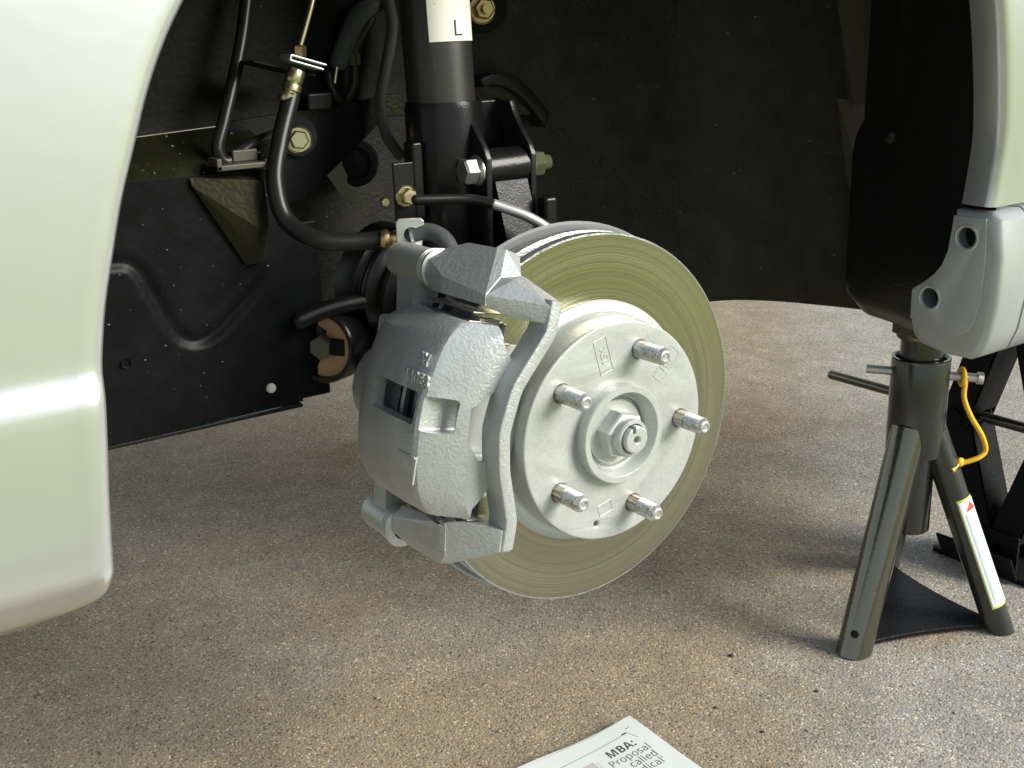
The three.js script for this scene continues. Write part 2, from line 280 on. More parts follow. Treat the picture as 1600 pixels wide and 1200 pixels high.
// --- body panels round the wheel arch ---
const archX = (y) => Math.sqrt(Math.max(0, 0.324 * 0.324 - (y - 0.4357) ** 2));
{
  const edge = curve1([[0.318, -0.372], [0.326, -0.358], [0.3295, -0.3505], [0.334, -0.3462], [0.340, -0.3448], [0.348, -0.3442], [0.378, -0.342], [0.408, -0.339], [0.437, -0.336], [0.448, -0.3345], [0.47, -0.33], [0.491, -0.324], [0.514, -0.317], [0.535, -0.309], [0.558, -0.300], [0.578, -0.290], [0.593, -0.2805], [0.62, -0.262], [0.65, -0.236], [0.68, -0.205]]);
  // height profile of the outer skin: a soft shoulder above, a crease at 0.437, a fuller lower half and a tucked-under lip
  const zp = curve1([[0.318, 0.026], [0.331, 0.0465], [0.3460, 0.0605], [0.3500, 0.0630], [0.355, 0.0637], [0.38, 0.0645], [0.42, 0.0648], [0.431, 0.0642], [0.4355, 0.0628], [0.440, 0.0611], [0.446, 0.0604], [0.5, 0.0600], [0.56, 0.0595], [0.62, 0.0585], [0.68, 0.054]]);
  const bulge = (x, y) => zp(y) - 0.55 * Math.max(0, -x - 0.42) ** 2;
  const lip = [[-0.004, -0.030], [0.0002, -0.0185], [0.0008, -0.0085], [0.0002, -0.0035], [-0.0018, -0.0010], [-0.005, 0], [-0.010, 0.0002]];
  const ys = []; for (let k = 0; k <= 90; k++) ys.push(lerp(0.318, 0.68, Math.pow(k / 90, 1.15)));
  const g = sheet(46, ys.length - 1, (u, v) => {
    const y = ys[Math.round(v * (ys.length - 1))], k = Math.round(u * 46), e = edge(y);
    if (k < 7) { const [dx, dz] = lip[k]; return [e + dx, y, bulge(e, y) + dz, e + dx, y]; }
    const t = Math.pow((k - 6) / 40, 1.6), x = lerp(e - 0.010, -1.1, t); return [x, y, bulge(x, y), x, y];
  });
  mesh('bumper_cover', g, M.paint, car, 'pale silver bumper side ahead of the wheel arch');

  // fender: over the arch and down behind it
  const zq = (x, y) => 0.052 + 0.010 * smooth(0.42, 0.60, y) * (1 - smooth(0.6, 0.95, y)) - 0.05 * smooth(0.7, 0.98, y) ** 2;
  const cx = 0.0055, edgeR = curve1([[0.428, 0.3235], [0.436, 0.327], [0.46, 0.3295], [0.487, 0.3295], [0.516, 0.323], [0.552, 0.312], [0.587, 0.3005], [0.62, 0.2875], [0.66, 0.262], [0.70, 0.222]]);
  const rim = []; for (let k = 0; k <= 40; k++) { const y = lerp(0.438, 0.70, k / 40); rim.push([edgeR(y), y]); }
  for (let k = 1; k <= 24; k++) { const a = lerp(Math.atan2(0.70 - 0.47, 0.222), Math.PI - Math.atan2(0.68 - 0.47, 0.205), k / 24), r = Math.hypot(0.222, 0.23); rim.push([Math.cos(a) * lerp(r, Math.hypot(0.205, 0.21), k / 24), 0.47 + Math.sin(a) * lerp(r, Math.hypot(0.205, 0.21), k / 24)]); }
  const outer = rim.map((p, i) => (i <= 40 ? [1.25, lerp(0.438, 0.98, i / 40)] : [lerp(1.25, -1.1, (i - 40) / 24), 0.98]));
  const lipR = [[0.004, -0.030], [-0.0002, -0.0185], [-0.0008, -0.0085], [-0.0002, -0.0035], [0.002, -0.001], [0.006, 0], [0.011, 0.0004]];
  const gR = sheet(36, rim.length - 1, (u, v) => {
    const i = Math.round(v * (rim.length - 1)), k = Math.round(u * 36), [ex, ey] = rim[i], [ox, oy] = outer[i], L = Math.hypot(ox - ex, oy - ey) || 1, dx = (ox - ex) / L, dy = (oy - ey) / L;
    if (k < 7) { const [d, dz] = lipR[k]; const x = ex + dx * d, y = ey + dy * d; return [x, y, zq(x, y) + dz, x, y]; }
    const t = Math.pow((k - 6) / 30, 1.5), x = lerp(ex + dx * 0.011, ox, t), y = lerp(ey + dy * 0.011, oy, t); return [x, y, zq(x, y), x, y];
  });
  mesh('fender', gR, M.paint, car, 'pale silver fender behind the wheel arch mirroring green lawn');
  const front = sheet(12, 8, (u, v) => { const x = lerp(-1.1, -0.205, u), y = lerp(0.68, 0.98, v); return [x, y, Math.min(zq(x, y), 0.054) - 0.55 * Math.max(0, -x - 0.42) ** 2 * (1 - v * 0.5)]; });
  mesh('fender_front', front, M.paint, car);
  mesh('hood', sheet(16, 8, (u, v) => { const x = lerp(-1.1, 1.25, u), z = lerp(0.0, -1.7, v); return [x, 0.98 + 0.05 * Math.sin(Math.PI * v), z, x, z]; }), M.paint, car);
}
// rocker end below the fender
{
  const prof = [[0.0185, 0.4335], [0.050, 0.4345], [0.0585, 0.428], [0.0625, 0.40], [0.062, 0.365], [0.058, 0.338], [0.0515, 0.3215], [0.042, 0.3155], [0.020, 0.3155], [-0.002, 0.3195], [-0.011, 0.3255], [-0.0145, 0.336], [-0.015, 0.366], [-0.004, 0.3735], [0.005, 0.3815], [0.0115, 0.390], [0.0155, 0.401], [0.0175, 0.417]];
  const holes = [[0.0325, 0.4130, 0.0094], [0.0040, 0.3605, 0.0094]];
  // outline given as (z, y); extrude along +x
  const toX = (g) => { g.applyMatrix4(new THREE.Matrix4().set(0, 0, 1, 0, 0, 1, 0, 0, 1, 0, 0, 0, 0, 0, 0, 1)); const ix = g.index; if (!ix) { const p = g.attributes.position.array; for (let i = 0; i < p.length; i += 9) for (let k = 0; k < 3; k++) { const t = p[i + 3 + k]; p[i + 3 + k] = p[i + 6 + k]; p[i + 6 + k] = t; } } return g; };
  const r = group('rocker_trim', car, 'silver rocker trim end with two round holes');
  let head = toX(extrude(prof, 0.03, 0.006)); head.translate(0.3275 + 0.006, 0, 0);
  { const ev = new Evaluator(); ev.attributes = ['position', 'normal']; ev.useGroups = false; head.computeVertexNormals(); let b = new Brush(head); b.updateMatrixWorld(); for (const [z, y, q] of holes) { const k = new Brush(cyl([0.31, y, z], [0.36, y, z], q + 0.0012, q + 0.0012, 32)); k.updateMatrixWorld(); b = ev.evaluate(b, k, SUBTRACTION); b.updateMatrixWorld(); } head = b.geometry; }
  mesh('trim_body', crease(head, 0.7), M.trim, r);
  const tail = toX(extrude(prof, 0.86, 0)); tail.translate(0.368, 0, 0);
  mesh('sill', crease(tail, 0.7), M.trim, r);
  const plate = [[0.020, 0.429], [0.048, 0.4295], [0.0505, 0.40], [0.0500, 0.368], [0.046, 0.349], [0.040, 0.338], [0.031, 0.3335], [0.018, 0.334], [-0.0125, 0.3405], [-0.0130, 0.365], [-0.0025, 0.3725], [0.0065, 0.3805], [0.013, 0.3895], [0.017, 0.4005], [0.019, 0.417]];
  const pg = toX(extrude(plate, 0.0012, 0.0005, holes.map(([a, b, q]) => [a, b, q - 0.0006]))); pg.translate(0.3262, 0, 0);
  mesh('end_cap', crease(pg, 0.7), M.trim, r);
  for (const [z, y, q] of holes) mesh('hole_rim', lathe([[q - 0.0012, 0], [q + 0.0014, 0], [q + 0.0016, 0.0006], [q + 0.0002, 0.0014], [q - 0.0012, 0.0009]], 32, [0.3264, y, z], [0.3, y, z]), M.trim, r);
}

// --- wheel house ---
{
  const wall = [[-0.12, -0.285], [0.0, -0.30], [0.14, -0.305], [0.26, -0.305], [0.335, -0.300], [0.385, -0.275], [0.410, -0.235], [0.422, -0.19], [0.431, -0.148], [0.432, -0.135]];
  const c = new THREE.CatmullRomCurve3(wall.map(([x, z]) => new THREE.Vector3(x, 0, z)));
  const cp = []; for (let k = 0; k <= 60; k++) cp.push(c.getPointAt(k / 60));
  const Lw = c.getLength();
  const g = sheet(60, 22, (u, v) => {
    const p = cp[Math.round(u * 60)], y = lerp(0.3015, 0.66, v);
    const lean = 0.10 * Math.max(0, y - 0.40) * smooth(0.3, 0.42, p.x);
    const roll = v < 0.02 ? 1 : 0;
    return [p.x - lean + roll * 0.01, y + 0.004 * Math.sin(u * 7), p.z - roll * 0.006 + 0.008 * (fbm(u * 5, y * 14, 90) - 0.5), u * Lw, y];
  });
  mesh('wheelhouse_panel', g, M.rubberised, car, 'black textured wall of the wheel house');
  // roof of the wheel house
  mesh('wheelhouse_roof', sheet(24, 10, (u, v) => { const a = lerp(Math.PI * 0.86, Math.PI * 0.10, u), x = 0.02 + 0.40 * Math.cos(a), y = 0.52 + 0.22 * Math.sin(a), z = lerp(0.028, -0.32, v); return [x, y, z, x, z]; }), M.rubberised, car);
  // front upper panel, the ledge under it and the closing panel
  const side = (name, prof, x0, x1, mat, label) => mesh(name, sheet(24, prof.length - 1, (u, v) => { const [y, z] = prof[Math.round(v * (prof.length - 1))], x = lerp(x0, x1, u); return [x, y + 0.055 * (x + 0.2) * (y > 0.49 ? 1 : 0), z, x, y]; }), mat, car, label);
  side('inner_panel', [[0.72, -0.262], [0.6, -0.262], [0.53, -0.260], [0.517, -0.257]], -0.62, -0.02, M.inner);
  side('panel_ledge', [[0.5165, -0.2565], [0.512, -0.251], [0.5075, -0.238], [0.5035, -0.222], [0.4975, -0.2065], [0.488, -0.203]], -0.62, -0.135, M.ledge, 'olive painted ledge dusted with white specks');
}
// --- splash shield ahead of the axle ---
{
  const bead = new THREE.CatmullRomCurve3([[-0.30, 0.4405], [-0.257, 0.4415], [-0.247, 0.4395], [-0.241, 0.433], [-0.2334, 0.4151], [-0.2268, 0.3986], [-0.2195, 0.3861], [-0.209, 0.3800], [-0.195, 0.3835], [-0.176, 0.398], [-0.155, 0.414]].map(([x, y]) => new THREE.Vector3(x, y, 0))), bp = bead.getPoints(160);
  const g = sheet(150, 90, (u, v) => {
    const x = lerp(-0.60, -0.1345, u < 0.25 ? u * 1.2 * 1.0 : lerp(0.30, 1, (u - 0.25) / 0.75)), bottom = 0.3165 + 0.0035 * Math.sin((x + 0.3) * 9), y = lerp(bottom, 0.492, v);
    let d = 1; for (const p of bp) d = Math.min(d, Math.hypot(p.x - x, p.y - y));
    const groove = -0.0032 * Math.exp(-((d / 0.0040) ** 2)) + 0.0004 * Math.exp(-(((d - 0.0075) / 0.0025) ** 2));
    const fadeB = 1 - smooth(-0.17, -0.15, x);
    return [x, y, -0.2005 + groove * fadeB + 0.004 * (fbm(x * 9, y * 9, 95) - 0.5), x, y];
  });
  const s = group('splash_shield', car, 'black plastic splash shield with a pressed bead');
  mesh('shield_panel', g, M.shield, s);
  mesh('shield_edge', box(-0.6, -0.135, 0.3155, 0.3185, -0.206, -0.2005, 0.001), M.plastic, s);
  mesh('lower_flap', merge([box(-0.1365, -0.1115, 0.3215, 0.452, -0.2045, -0.2015, 0.001)]), M.shield, s);
  mesh('screw_hole', lathe([[0, -0.002], [0.0026, -0.002], [0.0030, 0.0004], [0.0034, 0.0008]], 20, [-0.2586, 0.3736, -0.1995], [-0.2586, 0.3736, 1]), M.matte, s);
  mesh('rivet', lathe([[0, 0.0022], [0.0022, 0.0018], [0.0036, 0.0004], [0.0038, -0.002]], 20, [-0.1589, 0.3354, -0.1995], [-0.1589, 0.3354, 1]), std([0.55, 0.54, 0.52], 0.6), s);
  // corner brackets bolted above the shield
  mesh('corner_bracket', crease(new ConvexGeometry([[-0.2015, 0.4915, -0.197], [-0.2012, 0.4865, -0.196], [-0.153, 0.4855, -0.190], [-0.1535, 0.457, -0.186], [-0.160, 0.4290, -0.192], [-0.1690, 0.4281, -0.197], [-0.153, 0.43, -0.2], [-0.153, 0.49, -0.2], [-0.178, 0.4585, -0.1905], [-0.163, 0.455, -0.185]].map(V)), 0.2), M.olive, car, 'olive creased bracket plate');
  mesh('wire_bracket', merge([box(-0.186, -0.1505, 0.4945, 0.4985, -0.203, -0.186, 0.001), box(-0.186, -0.182, 0.4945, 0.503, -0.203, -0.186, 0.001), box(-0.17, -0.152, 0.4985, 0.5065, -0.2035, -0.198, 0.001)]), std([0.07, 0.066, 0.05], 0.45, 0.4), car);
}
// --- rear plastic liner ---
{
  const plan = [[0.434, -0.150], [0.420, -0.1435], [0.401, -0.139], [0.3925, -0.1335], [0.389, -0.122], [0.386, -0.105], [0.378, -0.078], [0.366, -0.048], [0.352, -0.016], [0.343, 0.012], [0.339, 0.034], [0.3385, 0.0475]];
  const c = new THREE.CatmullRomCurve3(plan.map(([x, z]) => new THREE.Vector3(x, 0, z)), false, 'centripetal');
  const g = sheet(56, 40, (u, v) => {
    const p = c.getPoint(u), bottom = 0.3095 + 0.030 * smooth(0.45, 0.0, u) ** 1.5 + 0.03 * smooth(0.75, 1, u), y = lerp(bottom, 0.66, v);
    const curl = 0.022 * (1 - smooth(0, 0.028, y - bottom)) ** 2, lean = 0.26 * Math.max(0, y - 0.44) ** 1.35 * 1.6 * smooth(-0.105, -0.05, p.z);
    return [p.x + curl - lean * 0.55, y, p.z, u * 0.22, y];
  });
  const l = group('arch_liner', car, 'glossy black plastic arch liner');
  mesh('liner_panel', g, M.plastic, l);
  mesh('liner_rib', crease(new ConvexGeometry([[0.336, 0.66, -0.1205], [0.396, 0.66, -0.1195], [0.3445, 0.594, -0.1205], [0.394, 0.594, -0.1195], [0.3735, 0.507, -0.1205], [0.400, 0.507, -0.1195], [0.366, 0.66, -0.15], [0.42, 0.66, -0.15], [0.392, 0.498, -0.14], [0.42, 0.50, -0.14]].map(V)), 0.3), M.umber, l, 'flat umber brown face of the liner rib');
  mesh('liner_rib', crease(new ConvexGeometry([[0.3865, 0.51, -0.1200], [0.397, 0.51, -0.1195], [0.397, 0.425, -0.1200], [0.387, 0.51, -0.15], [0.41, 0.51, -0.15], [0.41, 0.425, -0.15]].map(V)), 0.3), M.umber, l);
  mesh('fastener', lathe([[0, 0.004], [0.003, 0.0038], [0.0034, 0.002], [0.0062, 0.0016], [0.0072, 0], [0.0072, -0.004]], 24, [0.3415, 0.4876, 0.0287], [0, 0.4876, 0.2]), M.plastic, l);
  mesh('fastener', lathe([[0, 0.003], [0.003, 0.0028], [0.0055, 0.001], [0.006, -0.004]], 24, [0.3755, 0.48, -0.082], [0, 0.48, 0.05]), M.plastic, l);
}

// --- brake disc, hub and studs (built round the axle, hub face at z = 0) ---
const disc = group('brake_disc', car, 'brake disc with painted hat and bare friction ring');
disc.position.set(0, HUB, 0);
{
  const ring = (r0, r1, z, mat, name, flip) => {
    const n = 128, m = 6, g = sheet(n, m, (u, v) => { const a = u * Math.PI * 2, r = lerp(r0, r1, v); return [r * Math.cos(a), r * Math.sin(a), z, u, v]; });
    return mesh(name, g, mat, disc);
  };
  const R = 0.1292, FZ = -0.0272;
  ring(0.0842, 0.1280, FZ, M.friction, 'friction_ring');
  const edgeMat = std([0.42, 0.43, 0.43], 0.4, 0.85, { bumpMap: rep(fineNoise, 6), bumpScale: 0.0002 });  // rim colour lowered, shade on the disc edge painted in
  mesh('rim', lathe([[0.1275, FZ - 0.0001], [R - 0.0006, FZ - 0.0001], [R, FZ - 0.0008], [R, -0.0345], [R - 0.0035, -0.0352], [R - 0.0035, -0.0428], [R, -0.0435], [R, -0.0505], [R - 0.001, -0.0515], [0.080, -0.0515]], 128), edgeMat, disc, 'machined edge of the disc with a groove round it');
  mesh('hat_foot', lathe([[0.0758, -0.020], [0.0766, -0.0225], [0.0785, -0.0245], [0.0815, -0.0255], [0.0838, -0.0258], [0.0846, -0.0268], [0.0846, -0.0300]], 96), M.silverSmooth, disc, 'silver overspray ring at the foot of the hat');
  // hat face with stud holes and the small threaded hole
  const a0 = 140.98 * Math.PI / 180, studs = [0, 1, 2, 3, 4].map((k) => a0 - k * Math.PI * 0.4);
  const face = new THREE.Shape(); face.absarc(0, 0, 0.0742, 0, Math.PI * 2);
  const hole = (x, y, r) => { const p = new THREE.Path(); p.absarc(x, y, r, 0, Math.PI * 2, true); face.holes.push(p); };
  for (const a of studs) hole(0.05715 * Math.cos(a), 0.05715 * Math.sin(a), 0.0077);
  const ta = -106 * Math.PI / 180; hole(0.0645 * Math.cos(ta), 0.0645 * Math.sin(ta), 0.0034); hole(0, 0, 0.0342);
  const hg = new THREE.ExtrudeGeometry(face, { depth: 0.0062, bevelEnabled: true, bevelSize: 0.0014, bevelThickness: 0.0014, bevelSegments: 3, bevelOffset: 0, curveSegments: 64 });
  hg.translate(0, 0, -0.0076);
  mesh('hat', crease(hg, 0.45), M.silverSmooth, disc);
  mesh('hat_side', lathe([[0.0757, -0.0022], [0.0758, -0.006], [0.0758, -0.0205]], 96), M.silverSmooth, disc);
  mesh('hub_flange', lathe([[0.0, -0.0082], [0.072, -0.0082], [0.072, -0.012], [0.045, -0.02], [0.040, -0.06]], 48), M.rust, disc);
  // raised cast marks on the hat face
  const stamp = (ang, r, rot, s, w, h) => {
    const t = text(s, 0.0055, 0.0004); t.computeBoundingBox(); t.translate(-(t.boundingBox.max.x) / 2, -0.002, -0.0002);
    const bars = [box(-w, w, h - 0.0006, h, -0.0004, 0.00035, 0.0002), box(-w, w, -h, -h + 0.0006, -0.0004, 0.00035, 0.0002), box(-w, -w + 0.0006, -h, h, -0.0004, 0.0003, 0.0002), box(w - 0.0006, w, -h, h, -0.0004, 0.0003, 0.0002)];
    const g = merge([t, ...bars]); g.rotateZ(rot); g.translate(r * Math.cos(ang), r * Math.sin(ang), 0); return boxUV(g);
  };
  mesh('cast_mark', stamp(101 * Math.PI / 180, 0.0555, -1.30, 'XSI', 0.0125, 0.0055), M.silverSmooth, disc);
  mesh('cast_mark', stamp(41 * Math.PI / 180, 0.0585, 0.83, 'HH', 0.0125, 0.005), M.silverSmooth, disc);
  mesh('cast_mark', stamp(-101 * Math.PI / 180, 0.0535, 0.25, '', 0.006, 0.0045), M.silverSmooth, disc);
  // hub pilot, washer, nut and spindle end
  mesh('hub_pilot', lathe([[0.0338, -0.004], [0.0338, 0.0075], [0.0330, 0.0086], [0.0292, 0.0086], [0.0284, 0.0078], [0.0268, -0.0005], [0.0262, -0.0012], [0.0245, -0.0014], [0.0240, -0.0040], [0.0, -0.0040]], 96), M.silverSmooth, disc);
  mesh('washer', lathe([[0.0222, -0.004], [0.0222, -0.0012], [0.0214, -0.0004], [0.0, -0.0004]], 64), M.silverSmooth, disc);
  const nut = new THREE.LatheGeometry([[0.0168, -0.001], [0.0168, 0.0090], [0.0160, 0.0104], [0.0132, 0.0112], [0, 0.0112]].map((p) => new THREE.Vector2(Math.max(p[0], 1e-5), p[1])), 6); nut.rotateX(Math.PI / 2); nut.rotateZ(0.22);
  mesh('axle_nut', merge([crease(nut, 0.3), (lathe([[0.0124, 0.0105], [0.0124, 0.0165], [0.0117, 0.0174], [0.0102, 0.0174], [0.0100, 0.0162]], 48))]), M.silverSmooth, disc);
  const stub = new THREE.Shape(); stub.absarc(0, 0, 0.0088, 0, Math.PI * 2); const bore = new THREE.Path(); bore.absarc(0, 0, 0.0026, 0, Math.PI * 2, true); stub.holes.push(bore);
  const sg = new THREE.ExtrudeGeometry(stub, { depth: 0.021, bevelEnabled: true, bevelSize: 0.0009, bevelThickness: 0.0012, bevelSegments: 2, bevelOffset: -0.0005, curveSegments: 40 });
  sg.translate(0, 0, -0.001);
  const ev0 = new Evaluator(); ev0.attributes = ['position', 'normal']; ev0.useGroups = false;
  const key = new THREE.BoxGeometry(0.0030, 0.0075, 0.02); key.translate(-0.0022, 0.0085, 0.0225);
  const sB = new Brush(sg), kB = new Brush(key); sB.updateMatrixWorld(); kB.updateMatrixWorld();
  mesh('spindle', crease(ev0.evaluate(sB, kB, SUBTRACTION).geometry, 0.5), M.silverSmooth, disc, 'end of the drive spindle with its centre hole and staked slot');
  mesh('centre_hole', lathe([[0, 0.008], [0.0024, 0.010], [0.0030, 0.0213]], 24), M.rust, disc);
  // wheel studs: plain shank, threads, chamfered end with a dimple
  const prof = [[0, -0.012], [0.0061, -0.012], [0.0061, 0.0085]];
  for (let k = 0; k < 12; k++) { const z = 0.0088 + k * 0.00118; prof.push([0.0054, z], [0.0060, z + 0.0005], [0.0054, z + 0.00105]); }
  prof.push([0.0052, 0.0235], [0.0042, 0.0252], [0.0030, 0.0256], [0.0022, 0.0248], [0, 0.0246]);
  const studGeo = (lathe(prof, 28));
  studs.forEach((a, k) => { const s = mesh('wheel_stud', studGeo, M.studMat, disc); s.position.set(0.05715 * Math.cos(a), 0.05715 * Math.sin(a), 0); s.rotation.z = k * 1.3; });
  // backing plate behind the disc
  mesh('dust_shield', lathe([[0.06, -0.058], [0.124, -0.058], [0.132, -0.057], [0.1335, -0.0585], [0.1325, -0.0605], [0.124, -0.0605], [0.06, -0.0605]], 96), std([0.3, 0.31, 0.31], 0.5, 0.7), disc);  // steel toned darker to put the shade on this edge into its colour
}

// --- caliper: u points out from the axle, v along the rim, z with the axle ---
const caliper = group('brake_caliper', car, 'silver painted floating brake caliper in its bracket');
caliper.position.set(0, HUB, 0); caliper.rotation.z = -13 * Math.PI / 180;
const UV = (u, v, z) => [-u, v, z];
{
  const ev = new Evaluator(); ev.attributes = ['position', 'normal']; ev.useGroups = false;
  const cut = (g, list) => { let b = new Brush(g); b.updateMatrixWorld(); for (const c of list) { const k = new Brush(c); k.updateMatrixWorld(); b = ev.evaluate(b, k, SUBTRACTION); b.updateMatrixWorld(); } return b.geometry; };
  const plain = (g) => { g = g.index ? g : mergeVertices(g); for (const k of Object.keys(g.attributes)) if (k !== 'position' && k !== 'normal') g.deleteAttribute(k); return g; };
  // [z, u, is it the outer skin]
  const prof = [[-0.068, 0.070, 0], [-0.098, 0.070, 0], [-0.098, 0.128, 1], [-0.0965, 0.136, 1], [-0.092, 0.1435, 1], [-0.086, 0.1475, 1], [-0.070, 0.1508, 1], [-0.046, 0.1512, 1], [-0.0325, 0.1514, 1], [-0.0300, 0.1508, 1], [-0.0110, 0.1502, 1], [-0.0075, 0.1485, 1], [-0.0045, 0.1445, 1], [0.0020, 0.1325, 1], [0.0068, 0.1245, 1], [0.0085, 0.1165, 1], [0.0085, 0.0990, 0], [0.0070, 0.0975, 0], [-0.0085, 0.0975, 0], [-0.0085, 0.122, 0], [-0.013, 0.1335, 0], [-0.062, 0.1335, 0], [-0.068, 0.128, 0]];
  const vs = [-0.0540, -0.0535, -0.0515, -0.0485, -0.045, -0.038, -0.028, -0.017, -0.006, 0.006, 0.018, 0.03, 0.042, 0.052, 0.0575, 0.062, 0.065, 0.066];
  const drop = curve1([[0, 0], [0.050, 0], [0.054, 0.0012], [0.058, 0.0045], [0.062, 0.0095], [0.0645, 0.0135], [0.0665, 0.0175]]);
  const N = prof.length, P = [], I = [];
  for (const v of vs) for (const [z, u, o] of prof) {
    const c = (Math.sqrt(0.155 ** 2 - v * v) - 0.155) * (o ? 1 : 0.8), e = o ? drop(v < 0 ? -v + 0.0122 : v) * (v < 0 ? 0.35 : lerp(1, 0.3, smooth(-0.06, -0.02, z))) : 0;
    const zz = o && z < -0.09 ? z + e * 0.5 : z;
    P.push(...UV(u + c - e * (u > 0.125 ? 1 : 0.5), v, zz));
  }
  for (let s = 0; s < vs.length - 1; s++) for (let k = 0; k < N; k++) { const a = s * N + k, b = s * N + (k + 1) % N, c = a + N, d = b + N; I.push(a, b, d, a, d, c); }
  const flat = prof.map(([z, u]) => new THREE.Vector2(-u, z)), tri = THREE.ShapeUtils.triangulateShape(flat, []);
  const last = (vs.length - 1) * N;
  for (const [a, b, c] of tri) { I.push(a, b, c); I.push(last + a, last + c, last + b); }
  let g = new THREE.BufferGeometry(); g.setAttribute('position', new THREE.Float32BufferAttribute(P, 3)); g.setIndex(I);
  { // orientation check by signed volume
    let vol = 0; const q = (i) => new THREE.Vector3(P[i * 3], P[i * 3 + 1], P[i * 3 + 2]);
    for (let i = 0; i < I.length; i += 3) vol += q(I[i]).dot(q(I[i + 1]).cross(q(I[i + 2])));
    if (vol < 0) for (let i = 0; i < I.length; i += 3) { const t = I[i + 1]; I[i + 1] = I[i + 2]; I[i + 2] = t; }
    g.setIndex(I); g.computeVertexNormals();
  }
  const rb = (u0, u1, v0, v1, z0, z1, r) => { const b = plain(new RoundedBoxGeometry(u1 - u0, v1 - v0, z1 - z0, 3, r)); b.translate(-(u0 + u1) / 2, (v0 + v1) / 2, (z0 + z1) / 2); return b; };
  const notchPts = [[-0.0980, 0.0460], [-0.1094, 0.0277], [-0.1239, 0.0161], [-0.1235, -0.0036], [-0.1150, -0.0156], [-0.1054, -0.0164], [-0.05, -0.0164], [-0.05, 0.0460]];
  const notch = plain(extrude(notchPts, 0.06, 0)); notch.translate(0, 0, -0.0115);
  const side1 = plain(extrude([[-0.1120, 0.0720], [-0.1109, 0.0659], [-0.1071, 0.0540], [-0.0992, 0.0449], [-0.0960, 0.0440], [-0.05, 0.0440], [-0.05, 0.0720]], 0.06, 0)); side1.translate(0, 0, -0.0113);
  const side2 = plain(extrude([[-0.1034, -0.0300], [-0.1038, -0.0333], [-0.1128, -0.0464], [-0.1135, -0.0720], [-0.05, -0.0720], [-0.05, -0.0300]].reverse(), 0.06, 0)); side2.translate(0, 0, -0.0111);
  g = cut(g, [rb(0.11, 0.19, 0.0005, 0.0205, -0.0655, -0.0140, 0.0022), rb(0.1225, 0.19, -0.0015, 0.0200, -0.0085, 0.0030, 0.0022), rb(0.11, 0.1420, -0.006, 0.028, -0.0850, -0.0095, 0.001), notch, side1, side2]);
  const housing = mesh('caliper_housing', crease(g, 0.42), M.silver, caliper, 'rough cast caliper housing with an inspection window');
  // piston bore at the back, guide pin ears
  mesh('piston_bore', (lathe([[0, -0.138], [0.026, -0.138], [0.033, -0.133], [0.0355, -0.124], [0.0355, -0.09], [0.0355, -0.066], [0.0, -0.066]], 40, UV(0.096, 0, 0), UV(0.096, 0, 1))), M.silver, caliper);
  const PU = 0.1115;
  for (const s of [1, -1]) {
    const pv = s * (s > 0 ? 0.0895 : 0.0845);
    const ear = mesh(s > 0 ? 'guide_pin_boss' : 'guide_pin_boss', (lathe([[0, s > 0 ? -0.1235 : -0.1100], [0.0095, s > 0 ? -0.1235 : -0.1100], [0.0115, s > 0 ? -0.1215 : -0.1080], [0.0120, s > 0 ? -0.118 : -0.105], [0.0120, -0.0795], [0.0108, -0.0785], [0, -0.0785]], 36, UV(PU, pv, 0), UV(PU, pv, 1))), M.silverSmooth, caliper);
    const neck = crease(new ConvexGeometry([UV(0.103, s * 0.052, -0.098), UV(0.122, s * 0.052, -0.098), UV(0.103, s * 0.052, -0.079), UV(0.124, s * 0.052, -0.079), UV(0.104, pv, s > 0 ? -0.112 : -0.100), UV(0.119, pv, s > 0 ? -0.112 : -0.100), UV(0.104, pv, -0.0815), UV(0.119, pv, -0.0815)].map(V)), 0.4);
    mesh('ear', neck, M.silver, caliper);
    const boot = mesh('pin_boot', lathe([[0.0095, -0.0792], [0.0125, -0.0788], [0.0128, -0.0772], [0.0108, -0.0765], [0.0128, -0.0752], [0.0132, -0.0738], [0.0110, -0.0730], [0.0134, -0.0715], [0.0138, -0.0690], [0.0120, -0.0678], [0.0080, -0.0676]], 36, UV(PU, pv, 0), UV(PU, pv, 1)), M.silverSmooth, caliper);
  }
  // bracket: two faceted lugs joined by a bar outboard of the fingers
  const hull = (pts) => crease(new ConvexGeometry(pts.map((p) => V(UV(...p)))), 0.18);
  const up = hull([[0.100, 0.104, -0.067], [0.110, 0.104, -0.067], [0.122, 0.096, -0.067], [0.124, 0.086, -0.067], [0.117, 0.076, -0.067], [0.104, 0.083, -0.067], [0.1041, 0.1098, -0.052], [0.092, 0.1085, -0.05], [0.1026, 0.1105, -0.022], [0.0986, 0.1104, -0.018], [0.088, 0.108, -0.018], [0.1069, 0.0945, -0.008], [0.1174, 0.0830, -0.006], [0.1162, 0.0765, -0.006], [0.1245, 0.088, -0.045], [0.1235, 0.0775, -0.045], [0.0934, 0.0968, -0.006], [0.108, 0.075, -0.006], [0.09, 0.092, -0.02]]);
  const up2 = hull([[0.1066, 0.0942, -0.0083], [0.1025, 0.0943, 0.0], [0.0934, 0.0968, -0.004], [0.0762, 0.0854, 0.012], [0.0898, 0.0830, 0.0215], [0.0800, 0.0810, 0.0215], [0.0891, 0.0722, 0.0215], [0.0815, 0.0722, 0.0215], [0.1044, 0.0716, 0.004], [0.1158, 0.0767, -0.0063], [0.1172, 0.0828, -0.0061], [0.080, 0.075, 0.002], [0.085, 0.092, -0.008]]);
